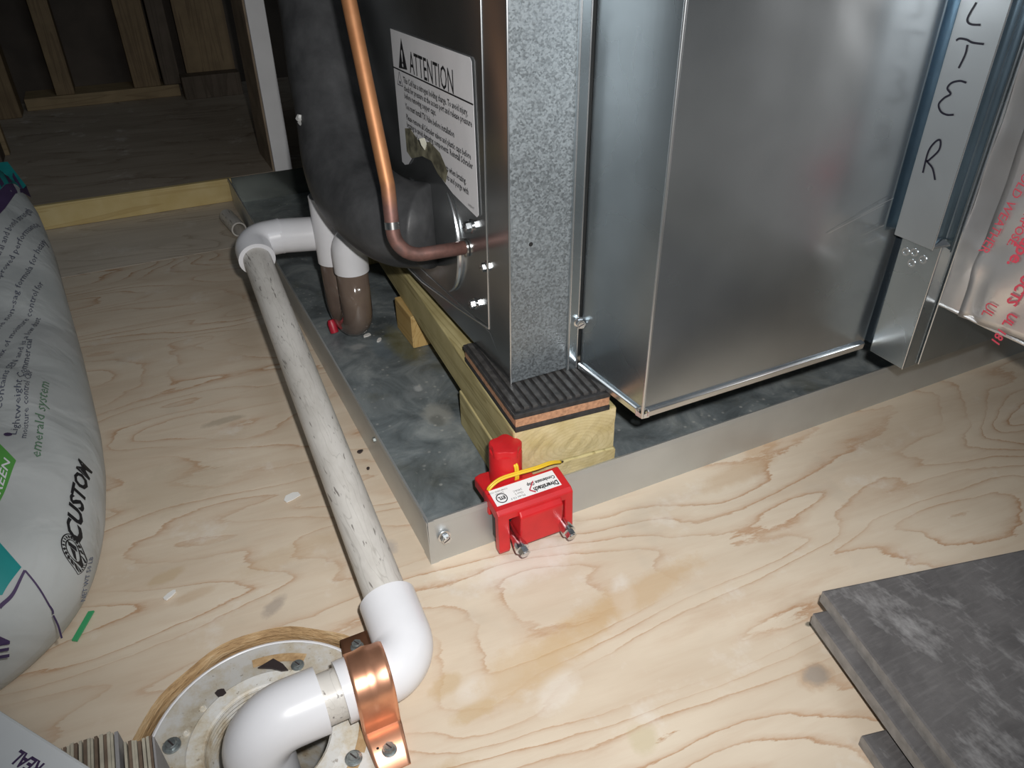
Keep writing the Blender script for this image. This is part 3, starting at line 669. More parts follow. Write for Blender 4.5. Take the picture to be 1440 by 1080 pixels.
# ------------------------------------------------------------------ foil wrapped duct
fd = thing('foil_wrapped_duct', 'silver foil taped duct with red print, at the right of the filter rack', 'duct', (.45, -.2, .147))
FXF, FZ = .3768, .1470
def foilface(u, v, x=FXF, y0=-.0632, y1=-.36, amp=1.0):
    y = y0+(y1-y0)*u; z = FZ+(.62-FZ)*v
    b = .0045*math.exp(-((y+.079)/.010)**2-((z-.184)/.012)**2) + .003*math.exp(-((y+.098)/.012)**2-((z-.170)/.03)**2)-.002*math.exp(-((y+.088)/.004)**2-((z-.165)/.03)**2)
    b += .0012*math.sin(y*120+z*45)*math.sin(z*70+1)
    return (x-b*amp, y, z-.0025*math.exp(-v*20)*math.sin(y*60))
mb = MB(); mb.grid(lambda u, v: foilface(u, v), 40, 60); obj('foil_face', mb, 'foil', fd, 3.14)
mb = MB(); mb.grid(lambda u, v: foilface(u, v, FXF-.0020, -.0800, -.36), 60, 90); tp = obj('foil_tape', mb, 'foil', fd, 3.14)
sd = tp.modifiers.new('thick', 'SOLIDIFY'); sd.thickness = .0006; sd.offset = 0
mb = MB(); mb.tube([(FXF-.0006+.0006*math.sin(k), -.0635-.0075*k, FZ-.0008) for k in range(38)], .0016, 8); obj('crimped_edge', mb, 'foil', fd, SM)
mb = MB(); mb.box((FXF+.006, -.36, FZ+.002), (.62, -.0640, .62)); obj('duct_core', mb, 'case', fd)
rt = MB(); dn = Vector((0, .17, -.985)); upv = Vector((0, -.985, -.17))
def ft(y, z, txt, size, bold=0.0, sx=1.0): 
    def fn(a, b):
        p = Vector((0, y, z))+dn*a+upv*b; q = foilface((p.y+.0800)/(-.36+.0800), max(0, (p.z-FZ)/(.62-FZ)), FXF-.0020, -.0800, -.36); return (q[0]-.0016, p.y, p.z)
    put_text(rt, txt, size, fn, bold=bold, sx=sx)
ft(-.0905, .2560, 'COLD WEATHER', .0086, .0, .95)
ft(-.1010, .2360, 'PURPOSE.', .0075, .0001)
ft(-.1050, .2195, 'Tape.', .0120, .0003)
ft(-.1170, .2150, 'PRODUCTS', .0090, .0003)
ft(-.0985, .1660, 'UL', .0100, .0); ft(-.1130, .1640, 'UL 181', .0085, .0002)
obj('red_print', rt, 'red_ink', tp)

# ------------------------------------------------------------------ refrigerant lines
fo = thing('insulated_suction_line', 'thick black foam insulated pipe curving down into the cabinet side', 'pipe', (.06, .30, .16))
fp = spline([(.0740, .4250, .352), (.0710, .4120, .313), (.0655, .3850, .272), (.0600, .3560, .2310), (.0540, .3250, .1960), (.0520, .2830, .1735), (.0650, .2290, .1640), (.0890, .1960, .1655)], 9)
rr = [.0375+.0006*math.sin(i*.37) for i in range(len(fp))]; rr = [r*(1.0 if i < 42 else 1.0-.06*(i-42)/21) for i, r in enumerate(rr)]
obj('foam_sleeve', MB().tube(fp, rr, 36), 'foam', fo, 3.14)
tn = MB()
for (dx, dz, s2) in ((0, 0, .004), (.004, .003, .003), (-.002, -.005, .0025), (-.006, -.012, .002)):
    c = Vector((.0575, .3420, .2140))-CR*(.0300+dx*.5)+CB*.0222+Vector((0, 0, dz)); tn.prism([c+CU*s2*math.cos(a)+(CR*.6+CB*.6)*s2*math.sin(a)*(1+.4*math.sin(3*a)) for a in [k*PI/4 for k in range(8)]], CR*.006-CB*.003)
obj('torn_spot', tn, 'foam_torn', fo)
sm = MB(); sm.tube([(.0555+.0, .3210, .2530), (.051, .3160, .2200), (.0485, .3000, .1900)], .0008, 6); 
cp = thing('copper_line', 'bare copper tube bending into the cabinet side beside the foam pipe', 'pipe', (.06, .15, .17))
cpp = fillet([(.0375, .2030, .372), (.0380, .1920, .345), (.0380, .1420, .2240), (.0350, .1300, .1745), (.0915, .1300, .1723)], [.30, .02, .020], 10)
obj('tube', MB().tube(cpp, .0052, 20), 'copper', cp, 3.14)
obj('port_ferrule', MB().lathe([(.0055, 0), (.0072, .0004), (.0072, .0018), (.0055, .0022)], (.0880, .1300, .1724), (1, 0, 0), 20), 'solder', cp, SM)
mb = MB(); mb.tube([(.0367, .1362, .2000), (.0364, .1350, .1950)], .0054, 20); obj('bright_band', mb, 'solder', cp, SM)

# ------------------------------------------------------------------ condensate drain
cd = thing('condensate_drain', 'white plastic drain line with murky trap running past the pan to the floor hole', 'pipe', (-.04, .2, 0))
FR = .0172; PR = .0134; EY0 = .392
TX, TY, TZ = .0405, .3640, .1040       # tee
GX, GY = .0475, .3260                  # inlet leg
obj('drain_tee', MB().tube([(TX, TY, .0790), (TX, TY, .1480)], FR, 28).tube([(TX, TY+.014, TZ), (-.0055, EY0, TZ)], FR, 28), 'pvc', cd, SM)
obj('inlet_fitting', MB().tube(fillet([(GX, GY, .0820), (GX, GY, .1180), (.0885, GY-.004, .1190)], .018, 8), FR, 28), 'pvc', cd, SM)
mb = MB(); arc = [(GX, GY, .084), (GX, GY, .037)]
cxm, cym = (TX+GX)/2, (TY+GY)/2; dxy = Vector((GX-cxm, GY-cym, 0))
for k in range(1, 12):
    a = PI*k/12; p = Vector((cxm, cym, .037))+dxy*math.cos(a)+Vector((0, 0, -math.sin(a)*dxy.length)); arc.append(tuple(p))
arc += [(TX, TY, .037), (TX, TY, .080)]
obj('trap_tube', MB().tube(arc, .0155, 28), 'trap', cd, 3.14, label='clear trap bend filled with brown murky water')
obj('trap_plug', MB().lathe([(.0045, 0), (.0045, .010), (.003, .014)], (.0255, .3480, .0060), (-.1, .3, .9), 14), 'red_cap', cd, SM, label='red plug at the trap')
EX, EY, EZ = -.0348, .3930, .1030
LX, LY, LZ = -.0440, -.0840, .0188
dirp = (Vector((LX, LY, LZ))-Vector((EX, EY, EZ))).normalized()
obj('tee_joint', MB().tube([(-.0062, EY0, TZ), (-.0040, EY0, TZ)], FR+.0006, 32), 'pvc', cd, SM)
e_end = Vector((EX, EY, EZ))+dirp*.034
obj('upper_elbow', MB().tube(fillet([(-.0045, EY0, TZ), (EX, EY, EZ), tuple(e_end)], .0175, 12), FR+.0003, 32), 'pvc', cd, SM)
l_st = Vector((LX, LY, LZ))-dirp*.045
obj('long_pipe', MB().tube([tuple(e_end-dirp*.004), tuple(e_end.lerp(l_st, .5)), tuple(l_st+dirp*.004)], PR, 32, False), 'pvc_old', cd, 3.14, label='long scuffed grey white pipe')
obj('lower_elbow', MB().tube(fillet([tuple(l_st), (LX, LY, LZ), (LX-.0425, LY-.001, LZ-.0004)], .0180, 14), FR+.0006, 32), 'pvc', cd, SM)
obj('short_pipe', MB().tube([(LX-.040, LY-.001, LZ-.0004), (-.106, LY-.001, LZ-.001)], PR+.0012, 28, False), 'pvc_old', cd, 3.14)
DX, DY = -.1365, -.0860
obj('down_elbow', MB().tube(fillet([(-.0975, LY-.001, LZ+.0002), (DX, DY, LZ+.0006), (DX, DY, -.034)], .0215, 16), [FR+.0014]*40, 36) if False else MB().tube(fillet([(-.0975, LY-.001, LZ+.0002), (DX, DY, LZ+.0006), (DX, DY, -.034)], .0215, 16), FR+.0016, 36), 'pvc', cd, SM)
obj('drop_pipe', MB().tube([(DX, DY, -.03), (DX, DY, -.095)], PR+.001, 24), 'pvc_old', cd, SM)

sp_ = thing('open_pipe_stub', 'short open ended white pipe lying behind the upper drain elbow', 'pipe', (-.02, .71, .01))
pa, pb = Vector((-.0235, .740, .0105)), Vector((-.0165, .680, .0105)); ax = (pb-pa).normalized()
obj('pipe_wall', MB().lathe([(.0102, 0), (.0102, (pb-pa).length), (.0082, (pb-pa).length), (.0082, .0)], pa, ax, 24, False), 'pvc_old', sp_, SM)

# copper pipe strap
st = thing('pipe_strap', 'shiny copper two hole strap holding the lower elbow to the plywood', 'strap', (-.065, -.085, 0))
sx0, sx1 = -.0805, -.0585; R0 = FR+.0011; cz = LZ-.0002; cyy = LY-.001
def strap_path():
    p = []
    p += [(-.0470, .0008), (-.0225, .0008), (-.0200, .0016), (-.0190, .0040), (-.0186, .0080)]
    p += [(-R0*math.cos(a), cz+R0*math.sin(a)) for a in [(-.15+(PI+.3)*k/22) for k in range(2, 21)]]
    p += [(.0186, .0080), (.0190, .0040), (.0200, .0016), (.0225, .0008), (.0490, .0008)]
    return p
sp2 = strap_path(); mb = MB(); n = len(sp2)
def srow(k, i):
    y, z = sp2[i]; prev = sp2[max(0, i-1)]; nxt = sp2[min(n-1, i+1)]; t = Vector((nxt[0]-prev[0], nxt[1]-prev[1])).normalized(); nr = Vector((-t.y, t.x))
    ridge = .0008*math.exp(-((k-.5)/.12)**2)-.0002 if 4 < i < n-5 else 0
    tp_ = 1.0
    xx = sx0+(sx1-sx0)*k
    off = -.5+k
    if i == 0 or i == n-1: xx = (sx0+sx1)/2+(xx-(sx0+sx1)/2)*.80; 
    return (xx+.05*y, cyy+y+nr.x*ridge, z+nr.y*ridge)
mb.grid(lambda u, v: srow(v, round(u*(n-1))), n-1, 10); so = obj('strap_band', mb, 'strap', st, SM)
q = so.modifiers.new('thick', 'SOLIDIFY'); q.thickness = .0009; q.offset = 1
for y in (-.0350, .0390): hexscrew('screw', ((sx0+sx1)/2+.05*y, cyy+y, .0016), (0, 0, 1), .0042, 'bolt_old', st)
mb = MB(); mb.lathe([(.0008, 0), (.0006, .0001)], ((sx0+sx1)/2-.0072, cyy-.0310, .0018), (0, 0, 1), 10); obj('nail_hole', mb, 'dark', st)

# ------------------------------------------------------------------ closet flange
cf = thing('closet_flange', 'dirty white plastic toilet flange ring set in the round floor hole', 'flange', (FX, FY, -.006))
FZt = -.0040; A = Vector((FX, FY, FZt))
obj('flange_ring', MB().lathe([(.0345, -.006), (.0345, -.0008), (.0360, .0008), (.0440, .0012), (.0455, 0), (.0660, -.0004), (.0676, -.0014), (.0676, -.0065)], A, (0, 0, 1), 72, False), 'flange', cf, SM)
obj('rim_edge', MB().lathe([(.0655, -.0002), (.0662, .0003), (.0674, -.0002), (.0679, -.002)], A, (0, 0, 1), 72, False), 'pvc', cf, SM)
mb = MB(); mb.lathe([(.0348, 0.0)]+[(.0345-(.0006 if k % 2 else 0), -.002-.0015*k) for k in range(20)]+[(.0330, -.09)], A, (0, 0, 1), 56, False); obj('threaded_hub', mb, 'flange', cf, SM)
def slotmesh(a0, a1, r0, r1):
    mb = MB(); n = 14; mb.grid(lambda u, v: (FX+(r0+(r1-r0)*v)*math.cos(a0+(a1-a0)*u), FY+(r0+(r1-r0)*v)*math.sin(a0+(a1-a0)*u), FZt+.0003), n, 2); return mb
for a0, a1 in ((3.02, 3.75), (.95, 1.55), (5.0, 5.6), (-.62, -.1)): obj('bolt_slot', slotmesh(a0, a1, .0510, .0570), 'cut', cf)
for a, r in ((2.62, .0480), (2.28, .0475), (.35, .0480)): obj('nub', MB().lathe([(.0022, 0), (.0020, .0007), (.0012, .0009), (.0010, .0004)], A+Vector((r*math.cos(a), r*math.sin(a), 0)), (0, 0, 1), 14), 'flange', cf, SM)
def flange_bolt(x, y, r):
    hexscrew('flange_screw', (x, y, FZt+.0012), (0, 0, 1), r, 'bolt_old', cf, h=r*.25)
FB = [(-.1795, -.0600, .0050), (-.1040, -.0390, .0040), (-.0900, -.1130, .0048)]
for b in FB: flange_bolt(*b)

def chip(name, pts, z, h, mat, label, cat='chip', group=None, tilt=(0, 0)):
    mb = MB(); P = [(x, y, z+tilt[0]*(x-pts[0][0])+tilt[1]*(y-pts[0][1])) for x, y in pts]; mb.prism(P, (0, 0, h)); return tag(obj(name, mb, mat), label, cat, group)
def blob(cx, cy, rx, ry, rot, n=9, j=.25):
    out = []
    for k in range(n):
        a = 2*PI*k/n; r = 1+random.uniform(-j, j); x, y = rx*r*math.cos(a), ry*r*math.sin(a); out.append((cx+x*math.cos(rot)-y*math.sin(rot), cy+x*math.sin(rot)+y*math.cos(rot)))
    return out
chip('plastic_scrap', [(-.1265, -.0300), (-.1165, -.0272), (-.1120, -.0345), (-.1100, -.0410), (-.1140, -.0395), (-.1190, -.0345)], FZt+.0008, .0012, 'chip_dark', 'dark curled scrap lying on the far side of the toilet flange', tilt=(0, -.12))
chip('plastic_scrap', blob(-.1495, -.0370, .0030, .0026, 0), FZt+.0005, .001, 'chip_dark', 'small dark crumb on the toilet flange, left of the curled scrap')

# ------------------------------------------------------------------ float switch
fs = thing('float_switch', 'red plastic overflow float switch clipped over the pan front lip', 'switch', (.075, -.01, 0))
def fx(y): return 0
x0, x1 = .0440, .1030
mb = MB(); zt = .0475
# saddle top with back and front aprons
pr = [(.0055, .0300), (.0055, zt-.001), (.0040, zt), (-.0155, zt-.0035), (-.0185, zt-.006), (-.0185, zt-.012), (-.0120, zt-.012), (-.0030, zt-.010), (-.0030, .0300)]
mb.prism([(x0, y, z) for y, z in pr], (x1-x0, 0, 0)); obj('body', mb, 'red', fs, bevel=.0012)
for a, b in ((x0, x0+.0085), (x1-.0065, x1)):
    mb = MB(); mb.prism([(a, -.0125, zt-.008), (a, -.0185, zt-.008), (a, -.0190, .0080), (a+.001, -.0180, .0050), (a+.001, -.0110, .0050)], (b-a, 0, 0)); obj('clamp_leg', mb, 'red', fs, bevel=.001)
mb = MB(); mb.prism([(x0+.0155, -.0040, zt-.003), (x0+.0155, -.0195, zt-.0075), (x0+.0155, -.0225, zt-.011), (x0+.0155, -.0215, .0095), (x0+.0155, -.0040, .0095)], (.0335, 0, 0)); obj('front_block', mb, 'red', fs, bevel=.0012)
mb = MB(); mb.box((x0+.003, -.0065, .010), (x1-.002, -.0022, zt-.012)); obj('slot_shade_back', mb, 'slot_shade_plastic', fs)  # dark panel stands in for the shade between legs and block
for sxp in (x0+.0120, x1-.0100):
    s_ = obj('clamp_screw', MB().lathe([(.0032, -.010), (.0034, .004), (.0042, .0070), (.0050, .0105), (.0050, .013)], (sxp, -.0170, .0190), (.05, -1, -.22), 16), 'screw', fs, SM)
    hexscrew('screw_head', Vector((sxp, -.0170, .0190))+Vector((.05, -1, -.22)).normalized()*.0128, (.05, -1, -.22), .0052, 'screw', s_, slot=False)
    nt = MB(); nt.prism([(sxp-.0028, -.0060, .0245), (sxp+.0028, -.0060, .0245), (sxp+.0028, -.0060, .0310), (sxp-.0028, -.0060, .0310)], (0, -.003, 0)); obj('nut', nt, 'slot_shade_plastic', fs)
mb = MB(); mb.prism([(.0475, .0300, .0300), (.0475, .0080, .0300), (.0500, .0035, .0300), (.0880, .0035, .0300), (.0880, .0300, .0300), (.0530, .0320, .0300)], (0, 0, .0090)); obj('arm', mb, 'red', fs, bevel=.0012)
mb = MB(); mb.box((.0470, .0025, .0060), (.0540, .0090, .0310)); obj('arm_foot', mb, 'red', fs, bevel=.001)
# float tower
tc = Vector((.0680, .0190, 0)); mb = MB(); Rt = .0120; ring = 20
lev = [(.0040, 1.0), (.0635, 1.0), (.0655, .96), (.0658, .90)]
vs = []
for (z, k) in lev:
    for i in range(ring): a = 2*PI*(i+.5)/ring; vs.append(tc+Vector((math.cos(a)*Rt*k, math.sin(a)*Rt*k, z)))
mb.add(vs, [(l*ring+i, l*ring+(i+1) % ring, (l+1)*ring+(i+1) % ring, (l+1)*ring+i) for l in range(len(lev)-1) for i in range(ring)]+[tuple(range(ring-1, -1, -1)), tuple(range((len(lev)-1)*ring, len(lev)*ring))])
obj('float_tower', mb, 'red', fs, SM)
mb = MB(); lob = lambda k, z: [tuple(tc+Vector((math.cos(a)*Rt*k*(.93+.09*math.cos(5*a+.6)), math.sin(a)*Rt*k*(.93+.09*math.cos(5*a+.6)), z))) for a in [2*PI*q/50 for q in range(50)]]
rows = [lob(1.0, .0640), lob(1.0, .0690), lob(.94, .0700), lob(.86, .0702)]; mb.add([p for r in rows for p in r], [(l*50+i, l*50+(i+1) % 50, (l+1)*50+(i+1) % 50, (l+1)*50+i) for l in range(3) for i in range(50)]+[tuple(range(150, 200))])
obj('tower_cap', mb, 'red', fs, SM)
wy = MB()
for d in (-.0008, .0008): wy.tube(spline([(.0700+d, .0090, .0590), (.0703+d, .0066, .0578), (.0706+d, .0060, .0520), (.0706+d, .0060, .0470), (.0700+d, .0064, .0420)], 6), .0010, 8)
obj('wire', wy, 'yellow', fs, 3.14)
wy = MB()
for d in (0, .0016): wy.tube(spline([(.0465, .0030+d, .0440), (.0485, .0035+d, .0485), (.0570, .0045+d, .0520), (.0700, .0040+d, .0528), (.0850, .0035+d, .0525), (.0980, .0060+d, .0505), (.1080, .0090+d*.6, .0460)], 7), .0010, 8)
obj('wire', wy, 'yellow', fs, 3.14)
wt = MB(); wt.tube([(.1078, .0093, .0462), (.1110, .0110, .0440)], .0007, 8); obj('wire_tip', wt, 'chip_dark', fs)
# sticker on the sloping top
sA, sB, sC, sD = Vector((.0465, .0022)), Vector((.0970, .0022)), Vector((.0970, -.0122)), Vector((.0465, -.0122))
def topz(y): return zt+(-.0035)*(.0040-y)/.0195
stk = MB(); stk.add([(p.x, p.y, topz(p.y)+.0003) for p in (sD, sC, sB, sA)], [(0, 1, 2, 3)]); stk_o = obj('sticker', stk, 'sticker', fs)
sfn = lambda X, Y: (lambda a, b: (X-a, Y-b, topz(Y-b)+.0005))
si = MB(); put_text(si, 'Diversitech', .0056, sfn(.0960, -.0070), bold=.0002, sx=.75); put_text(si, 'Condensate Cop', .0040, sfn(.0960, -.0022), bold=.00012, sx=.8)
for k, tx in enumerate(('Model CS-3', 'Class 2', '24VAC')): put_text(si, tx, .0023, sfn(.0690, -.0095+.0027*k), res=1)
put_text(si, 'LISTED', .0022, sfn(.0560, -.0020), res=1); put_text(si, 'CONFORMS UL508', .0018, sfn(.0600, .0002), res=1); put_text(si, 'ETL', .0036, sfn(.0552, -.0055), bold=.0002, sx=.9)
ribbon(si, [(.0525+.0038*math.cos(2*PI*k/20), -.0068+.0038*math.sin(2*PI*k/20)) for k in range(21)], .0007, lambda x, y: (x, y, topz(y)+.0005))
obj('sticker_print', si, 'ink', stk_o)
sr = MB(); ribbon(sr, [(.0770, -.0110), (.0735, -.0080)], .0012, lambda x, y: (x, y, topz(y)+.00055)); ribbon(sr, [(.0735, -.0080), (.0795, -.0015)], .0009, lambda x, y: (x, y, topz(y)+.00055)); obj('red_tick', sr, 'red_ink', stk_o)

# ------------------------------------------------------------------ mortar bag
EDGE = [(-.02, -.222), (.006, -.2063), (.05, -.199), (.10, -.1945), (.15, -.1925), (.20, -.1940), (.26, -.1985), (.33, -.2040), (.42, -.2110), (.48, -.2150), (.54, -.2230), (.59, -.2340), (.64, -.2470), (.68, -.262)]
def xr(y):
    if y <= EDGE[0][0]: return EDGE[0][1]
    for (a, b), (c, d) in zip(EDGE, EDGE[1:]):
        if y <= c: return b+(d-b)*(y-a)/(c-a)
    return EDGE[-1][1]
BY0, BY1, BA, BS, BT = -.014, .655, .19, .052, .066
def bag_h(x, y):
    u = (xr(y)-x)/BA; u = min(2, max(0, u)); xx = abs(1-u); yc = (BY0+BY1)/2; yy = min(1, abs(y-yc)/((BY1-BY0)/2))
    p = xx**2.6+yy**12; h = max(0, 1-p)**(1/2.1)
    return h
def crease(x, y): return .0035*math.exp(-((x+.212+.42*(y-.15))/.010)**2)*math.exp(-((y-.16)/.09)**2) - .0030*math.exp(-((x+.232+.10*(y-.02))/.008)**2)*math.exp(-((y-.05)/.06)**2) + .0030*math.exp(-((x+.222-.25*(y-.30))/.009)**2)*math.exp(-((y-.30)/.10)**2) + .0022*math.sin(31*y+40*x)*math.sin(17*y-55*x+1.3)+.0018*math.sin(75*y+22*x+.5)*math.sin(60*x)
def bs(y): return BS+.30*max(0, y-.34)
def bag_top(x, y): h = bag_h(x, y); return bs(y)+BT*h + crease(x, y)*min(1, h*1.5)
def bag_bot(x, y): h = bag_h(x, y); return max(.001, bs(y)*(1-min(1, h*1.55)))
bag = thing('mortar_bag', 'grey paper mortar sack lying at the left with teal end and dark print', 'bag', (-.4, .35, 0))
mb = MB(); NU, NV = 110, 60
def bagpt(u, v, f):
    uu = .5-.5*math.cos(PI*u); vv = .5-.5*math.cos(PI*v); y = BY0+(BY1-BY0)*uu
    yc = (BY0+BY1)/2; k = (1-min(1, abs(y-yc)/((BY1-BY0)/2))**12)**(1/2.6); xc = xr(y)-BA; x = xc+BA*k*(1-2*vv)
    return (x, y, f(x, y))
mb.grid(lambda u, v: bagpt(u, v, bag_top), NU, NV); mb.grid(lambda u, v: bagpt(u, v, bag_bot), NU, NV)
bo = obj('sack', mb, 'paper', bag, 3.14)
bm = bmesh.new(); bm.from_mesh(bo.data); bmesh.ops.remove_doubles(bm, verts=bm.verts, dist=.0004); bmesh.ops.recalc_face_normals(bm, faces=bm.faces); bm.to_mesh(bo.data); bm.free()
for p in bo.data.polygons: p.use_smooth = True
def onbag(x, y, e=.0009): return (x, y, bag_top(x, y)+e)
def bpatch(name, c, mat, n=12, m=12, e=.0008):
    c = [Vector(p) for p in c]; mb = MB(); mb.grid(lambda u, v: onbag(*(c[0].lerp(c[1], u).lerp(c[3].lerp(c[2], u), v)), e), n, m); return obj(name, mb, mat, bag, 3.14)
def btext(mb, txt, a, b, size, up=None, **k):
    """print that runs from a to b on the sack (plan coordinates)"""
    a, b = Vector(a), Vector(b); d = b-a; L = d.length; d.normalize(); u = Vector(up).normalized() if up else Vector((-d.y, d.x))
    v, f = text2d(txt, 1.0, **k); w_ = max(p[0] for p in v); 
    mb.add([onbag(*(a+d*(x/w_*L)+u*(y*size)), .0012) for x, y in v], f)
pr = MB()
btext(pr, 'CUSTOM', (-.2050, .0520), (-.1958, .1262), .0078, bold=.035, shear=.28)
obj('brand_lettering', pr, 'ink', bag)
pr = MB()
for tx, a, b, q in (('Lightweight Commercial', (-.2330, .1423), (-.2280, .2850), .0072), ('moisture control CBP', (-.2275, .1380), (-.2265, .2330), .0062), ('Contains SEN and is a low dust', (-.2430, .1753), (-.2255, .3400), .0068),
        ('mix of moisture control for', (-.2480, .2500), (-.2215, .3950), .0068), ('the non-sag formula for heavy', (-.2510, .3000), (-.2165, .4740), .0070), 
        ('improved performance', (-.2530, .3700), (-.2205, .5000), .0072), ('flexural and bond strength', (-.2545, .4020), (-.2250, .5200), .0078)):
    btext(pr, tx, a, b, q*.82, bold=.0, res=1)
bu = MB(); bu.prism([onbag(-.2372+.0022*math.cos(t), .1430+.0024*math.sin(t), .0012) for t in [2*PI*k/14 for k in range(14)]], (0, 0, .0002)); obj('bullet_dot', bu, 'purple', bag)
nw = MB(); btext(nw, 'NET WT 50 LB', (-.2065, .0150), (-.2010, .0520), .0034, bold=.012, res=1); obj('weight_print', nw, 'bag_ink', bag)
o_ = obj('small_print', pr, 'bag_ink', bag)
pr = MB(); btext(pr, 'emerald system', (-.2195, .1143), (-.2165, .2180), .0080, shear=.3, res=1); obj('green_lettering', pr, 'green_ink', bag)
# round emblem: outer ring, inner ring, dark wedge in the middle, ring of small marks
pr = MB(); ex_, ey_ = -.2088, .0480; RA, RB = .0040, .0082
E2 = lambda k, t: (ex_+RA*k*math.cos(t)+.0009*k*math.sin(t), ey_+RB*k*math.sin(t))
for k in (1.0, .58): ribbon(pr, [E2(k, 2*PI*i/22) for i in range(23)], .0005, lambda x, y: onbag(x, y, .0012))
for i in range(20): ribbon(pr, [E2(.68, 2*PI*i/20), E2(.90, 2*PI*i/20+.08)], .0008, lambda x, y: onbag(x, y, .0012))
for pts in ([(-.35, .42), (.42, .30), (.40, .02), (-.30, .10)], [(-.20, .06), (.22, -.02), (.10, -.50), (-.08, -.46)]):
    pr.add([onbag(ex_+RA*a, ey_+RB*b, .0012) for a, b in pts], [(0, 1, 2, 3)])
obj('round_emblem', pr, 'ink', bag)
bpatch('green_tag', [(-.2450, .0520), (-.2316, .1117), (-.2590, .1690), (-.2740, .1100)], 'green')
pr = MB(); btext(pr, 'GREEN', (-.2412, .0720), (-.2345, .1100), .0085, (-.0092, .0150), bold=.012); btext(pr, 'BUILD', (-.2490, .0880), (-.2415, .1230), .0085, (-.0092, .0150), bold=.012); obj('tag_lettering', pr, 'label', bag)
bpatch('teal_panel', [(-.2314, .0302), (-.2414, .0165), (-.3200, -.0050), (-.3200, .1750)], 'teal')
pr = MB()
for pts in ([(-.2302, .0287), (-.2257, .0219), (-.2235, .0165), (-.2230, .0130)], [(-.2302, .0287), (-.2370, .0180), (-.2440, .0120)], [(-.2230, .0120), (-.2205, .0030), (-.2185, -.0080)]): ribbon(pr, pts, .0010, lambda x, y: onbag(x, y, .0012))
btext(pr, 'WHITE', (-.3200, .0100), (-.2440, -.0085), .0160, (0, 1), bold=.03)
obj('purple_outline', pr, 'purple', bag)
bpatch('purple_band', [(-.275, .350), (-.2290, .575), (-.2325, .598), (-.278, .400)], 'purple')
bpatch('teal_end', [(-.278, .400), (-.2325, .598), (-.2480, .648), (-.330, .652)], 'teal', 16, 16)
for k in range(6):
    t = .40+.105*k; p = Vector((-.278, .400)).lerp(Vector((-.2325, .598)), t); q = p+Vector((-.0085, .038))
    bpatch('letter_stroke', [p+Vector((-.0008, -.005)), p+Vector((.0010, .006)), q+Vector((.0008, .004)), q+Vector((-.0002, -.004))], 'purple', 4, 2, .0014)


# ------------------------------------------------------------------ slate tiles
def slab(name, pts, z0, th, label, tilt=0.0):
    o = thing(name, label, 'tile', (pts[0][0], pts[0][1], z0), 'dark tiles stacked at lower right')
    z = lambda p: z0+tilt*(p[1]-pts[0][1])
    mb = MB(); n = len(pts); mb.add([(p[0], p[1], z(p)) for p in pts]+[(p[0], p[1], z(p)+th) for p in pts], [tuple(range(n-1, -1, -1))]+[(i, (i+1) % n, n+(i+1) % n, n+i) for i in range(n)])
    obj('edge', mb, 'tile_edge', o)
    c = [sum(p[0] for p in pts)/n, sum(p[1] for p in pts)/n]
    mb = MB(); q = [(p[0]+(c[0]-p[0])*.008, p[1]+(c[1]-p[1])*.008) for p in pts]; mb.add([(p[0], p[1], z(p)+th) for p in pts]+[(a, b, z((a, b))+th+.0006) for a, b in q], [tuple(range(n, 2*n))]+[(i, (i+1) % n, n+(i+1) % n, n+i) for i in range(n)]); obj('face', mb, 'tile', o)
    return o
slab('slate_tile', [(.1985, -.1605), (.470, -.2230), (.405, -.520), (.1350, -.455)], .0250, .0085, 'uppermost dark slate tile of the stack, chalky smears on its face')
slab('slate_tile', [(.1880, -.1660), (.462, -.2300), (.395, -.525), (.1250, -.460)], .0160, .0085, 'dark slate tile just beneath the chalky top tile of the stack')
slab('slate_tile', [(.1630, -.2320), (.420, -.290), (.37, -.52), (.1130, -.470)], .0005, .0080, 'lowest dark slate tile, its corner sticking out left at the frame bottom')
slab('slate_tile', [(.2150, -.2150), (.430, -.280), (.38, -.50), (.1600, -.440)], .0086, .0070, 'dark slate tile third from the top, mostly hidden by the upper tiles')

# ------------------------------------------------------------------ white carton and card bundles
bx = thing('white_carton', 'white printed carton at the lower left corner, lettering upside down', 'box', (-.30, -.22, 0))
c0, c1 = Vector((-.2560, -.0330)), Vector((-.1630, -.1559)); cd_ = (c1-c0).normalized(); cn = Vector((-cd_.y*-1, cd_.x*-1)); cn = Vector((cd_.y, -cd_.x)); cz_ = .060
q4 = [c0, c1, c1+cn*.14, c0+cn*.14]
mb = MB(); mb.hexa([(p.x, p.y, .0005) for p in q4]+[(p.x, p.y, cz_) for p in q4]); obj('box_body', mb, 'card_white', bx, bevel=.0015)
mb = MB(); q5 = [c0+cn*.002+cd_*.002, c1+cn*.002-cd_*.002, c1+cn*.138-cd_*.002, c0+cn*.138+cd_*.002]; mb.hexa([(p.x, p.y, cz_) for p in q5]+[(p.x, p.y, cz_+.0006) for p in q5]); obj('lid_flap', mb, 'card_white', bx)
mb = MB(); tv, tf = text2d('O REAL', .0088, bold=.0003, sx=.85); tw = max(p[0] for p in tv); e0 = Vector((-.2335, -.0782)); td = Vector((-.62, .78)).normalized(); tu = Vector((-.78, -.62)).normalized()
mb.add([(*(e0+td*(x-tw)+tu*(y)), cz_+.0009) for x, y in tv], tf); obj('box_lettering', mb, 'purple', bx)
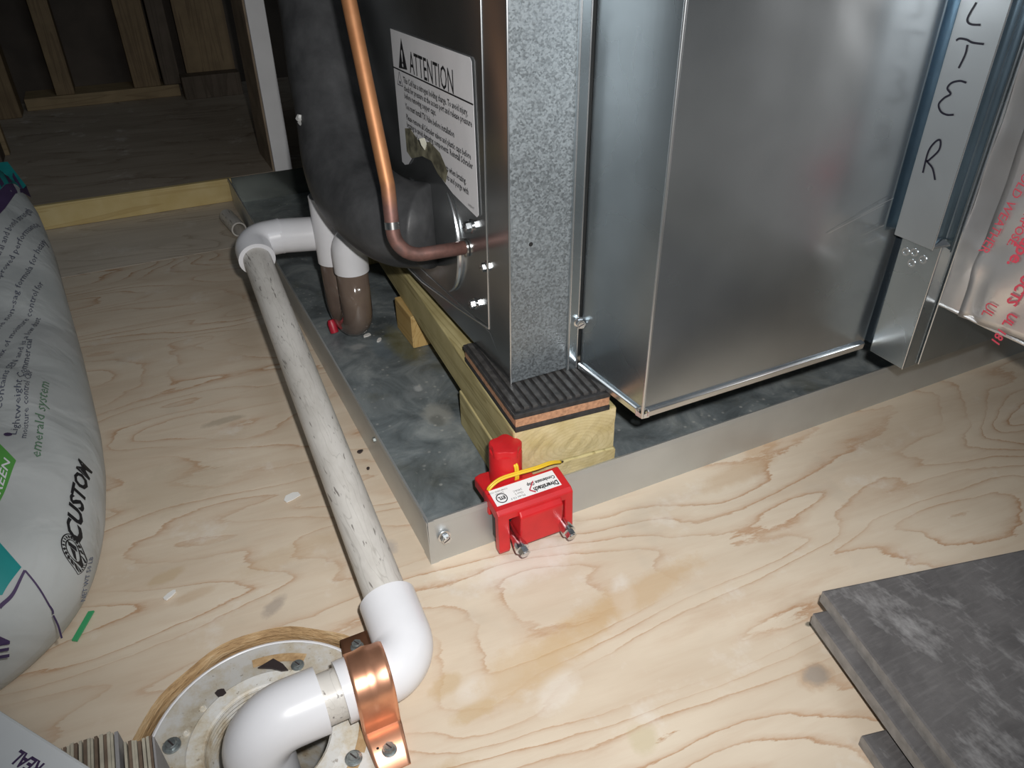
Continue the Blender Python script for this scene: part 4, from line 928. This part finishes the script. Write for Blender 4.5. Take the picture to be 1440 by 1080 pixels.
def bundle(xa, xb, ya, slope, n, z0, h, label, cols):
    o = thing('card_bundle', label, 'bundle', ((xa+xb)/2, ya-.01, z0), 'card bundles by the white carton'); wd = (xb-xa)/n
    for i in range(n):
        x = xa+wd*i; y1 = ya+slope*(x-xa)+random.uniform(-.0008, .0008); t = (x-c0.x)/cd_.x; y0 = c0.y+cd_.y*t+.0035
        g = wd*random.uniform(.70, .96); mb = MB(); ln = .0012*math.sin(i*1.3); mb.hexa([(x, y0, z0), (x+g, y0-.001, z0), (x+g, y1, z0), (x, y1, z0), (x+ln*.3, y0, z0+h), (x+g+ln*.3, y0-.001, z0+h), (x+g+ln*.3, y1-.001, z0+h), (x+ln*.3, y1-.001, z0+h)])
        obj('sheet', mb, 'card_grey' if i == n-1 else cols[i % len(cols)], o)
    return o
bundle(-.2270, -.1985, -.0590, -.10, 15, .0006, .0295, 'larger bundle of brown and cream card strips beside the white carton', ['card_cream', 'card_brown', 'card_cream', 'card_cream', 'card_brown'])
bundle(-.1965, -.1812, -.0710, -.20, 9, -.0025, .0325, 'smaller bundle of card strips resting over the toilet flange edge', ['card_cream', 'card_brown', 'card_cream'])


# ------------------------------------------------------------------ small litter
mb = MB(); mb.prism([(-.2285, .0405, .0008), (-.2185, .0610, .0008), (-.2150, .0600, .0008), (-.2255, .0385, .0008)], (0, 0, .0012)); tag(obj('green_strip', mb, 'tape_green'), 'short green plastic strip sticking out from under the sack', 'strip')

chip('paper_scrap', blob(-.0731, .1144, .0075, .0045, .5, 7), .0006, .0006, 'chip_white', 'torn white scrap on the plywood left of the long pipe')
chip('drywall_chip', blob(-.1686, .0523, .0050, .0019, .6, 8), .0006, .0012, 'chip_white', 'small white chip on the bare plywood between sack and floor hole')
chip('wood_crumb', blob(-.0085, .1450, .0030, .0018, .2, 7), .0006, .0016, 'chip_dark', 'dark brown crumb beside the pan side, farther of two')
chip('wood_crumb', blob(-.0090, .1205, .0016, .0012, 1., 7), .0006, .0012, 'chip_dark', 'dark speck beside the pan side, nearer of two')
chip('plaster_flake', blob(.0560, .3330, .0050, .0028, .3, 7), .0018, .001, 'chip_white', 'pale flake on the pan floor in front of the murky trap')
chip('plaster_flake', blob(.0640, .3170, .0042, .0020, .9, 7), .0018, .001, 'chip_white', 'pale flake on the pan floor, nearer the orange pine block')
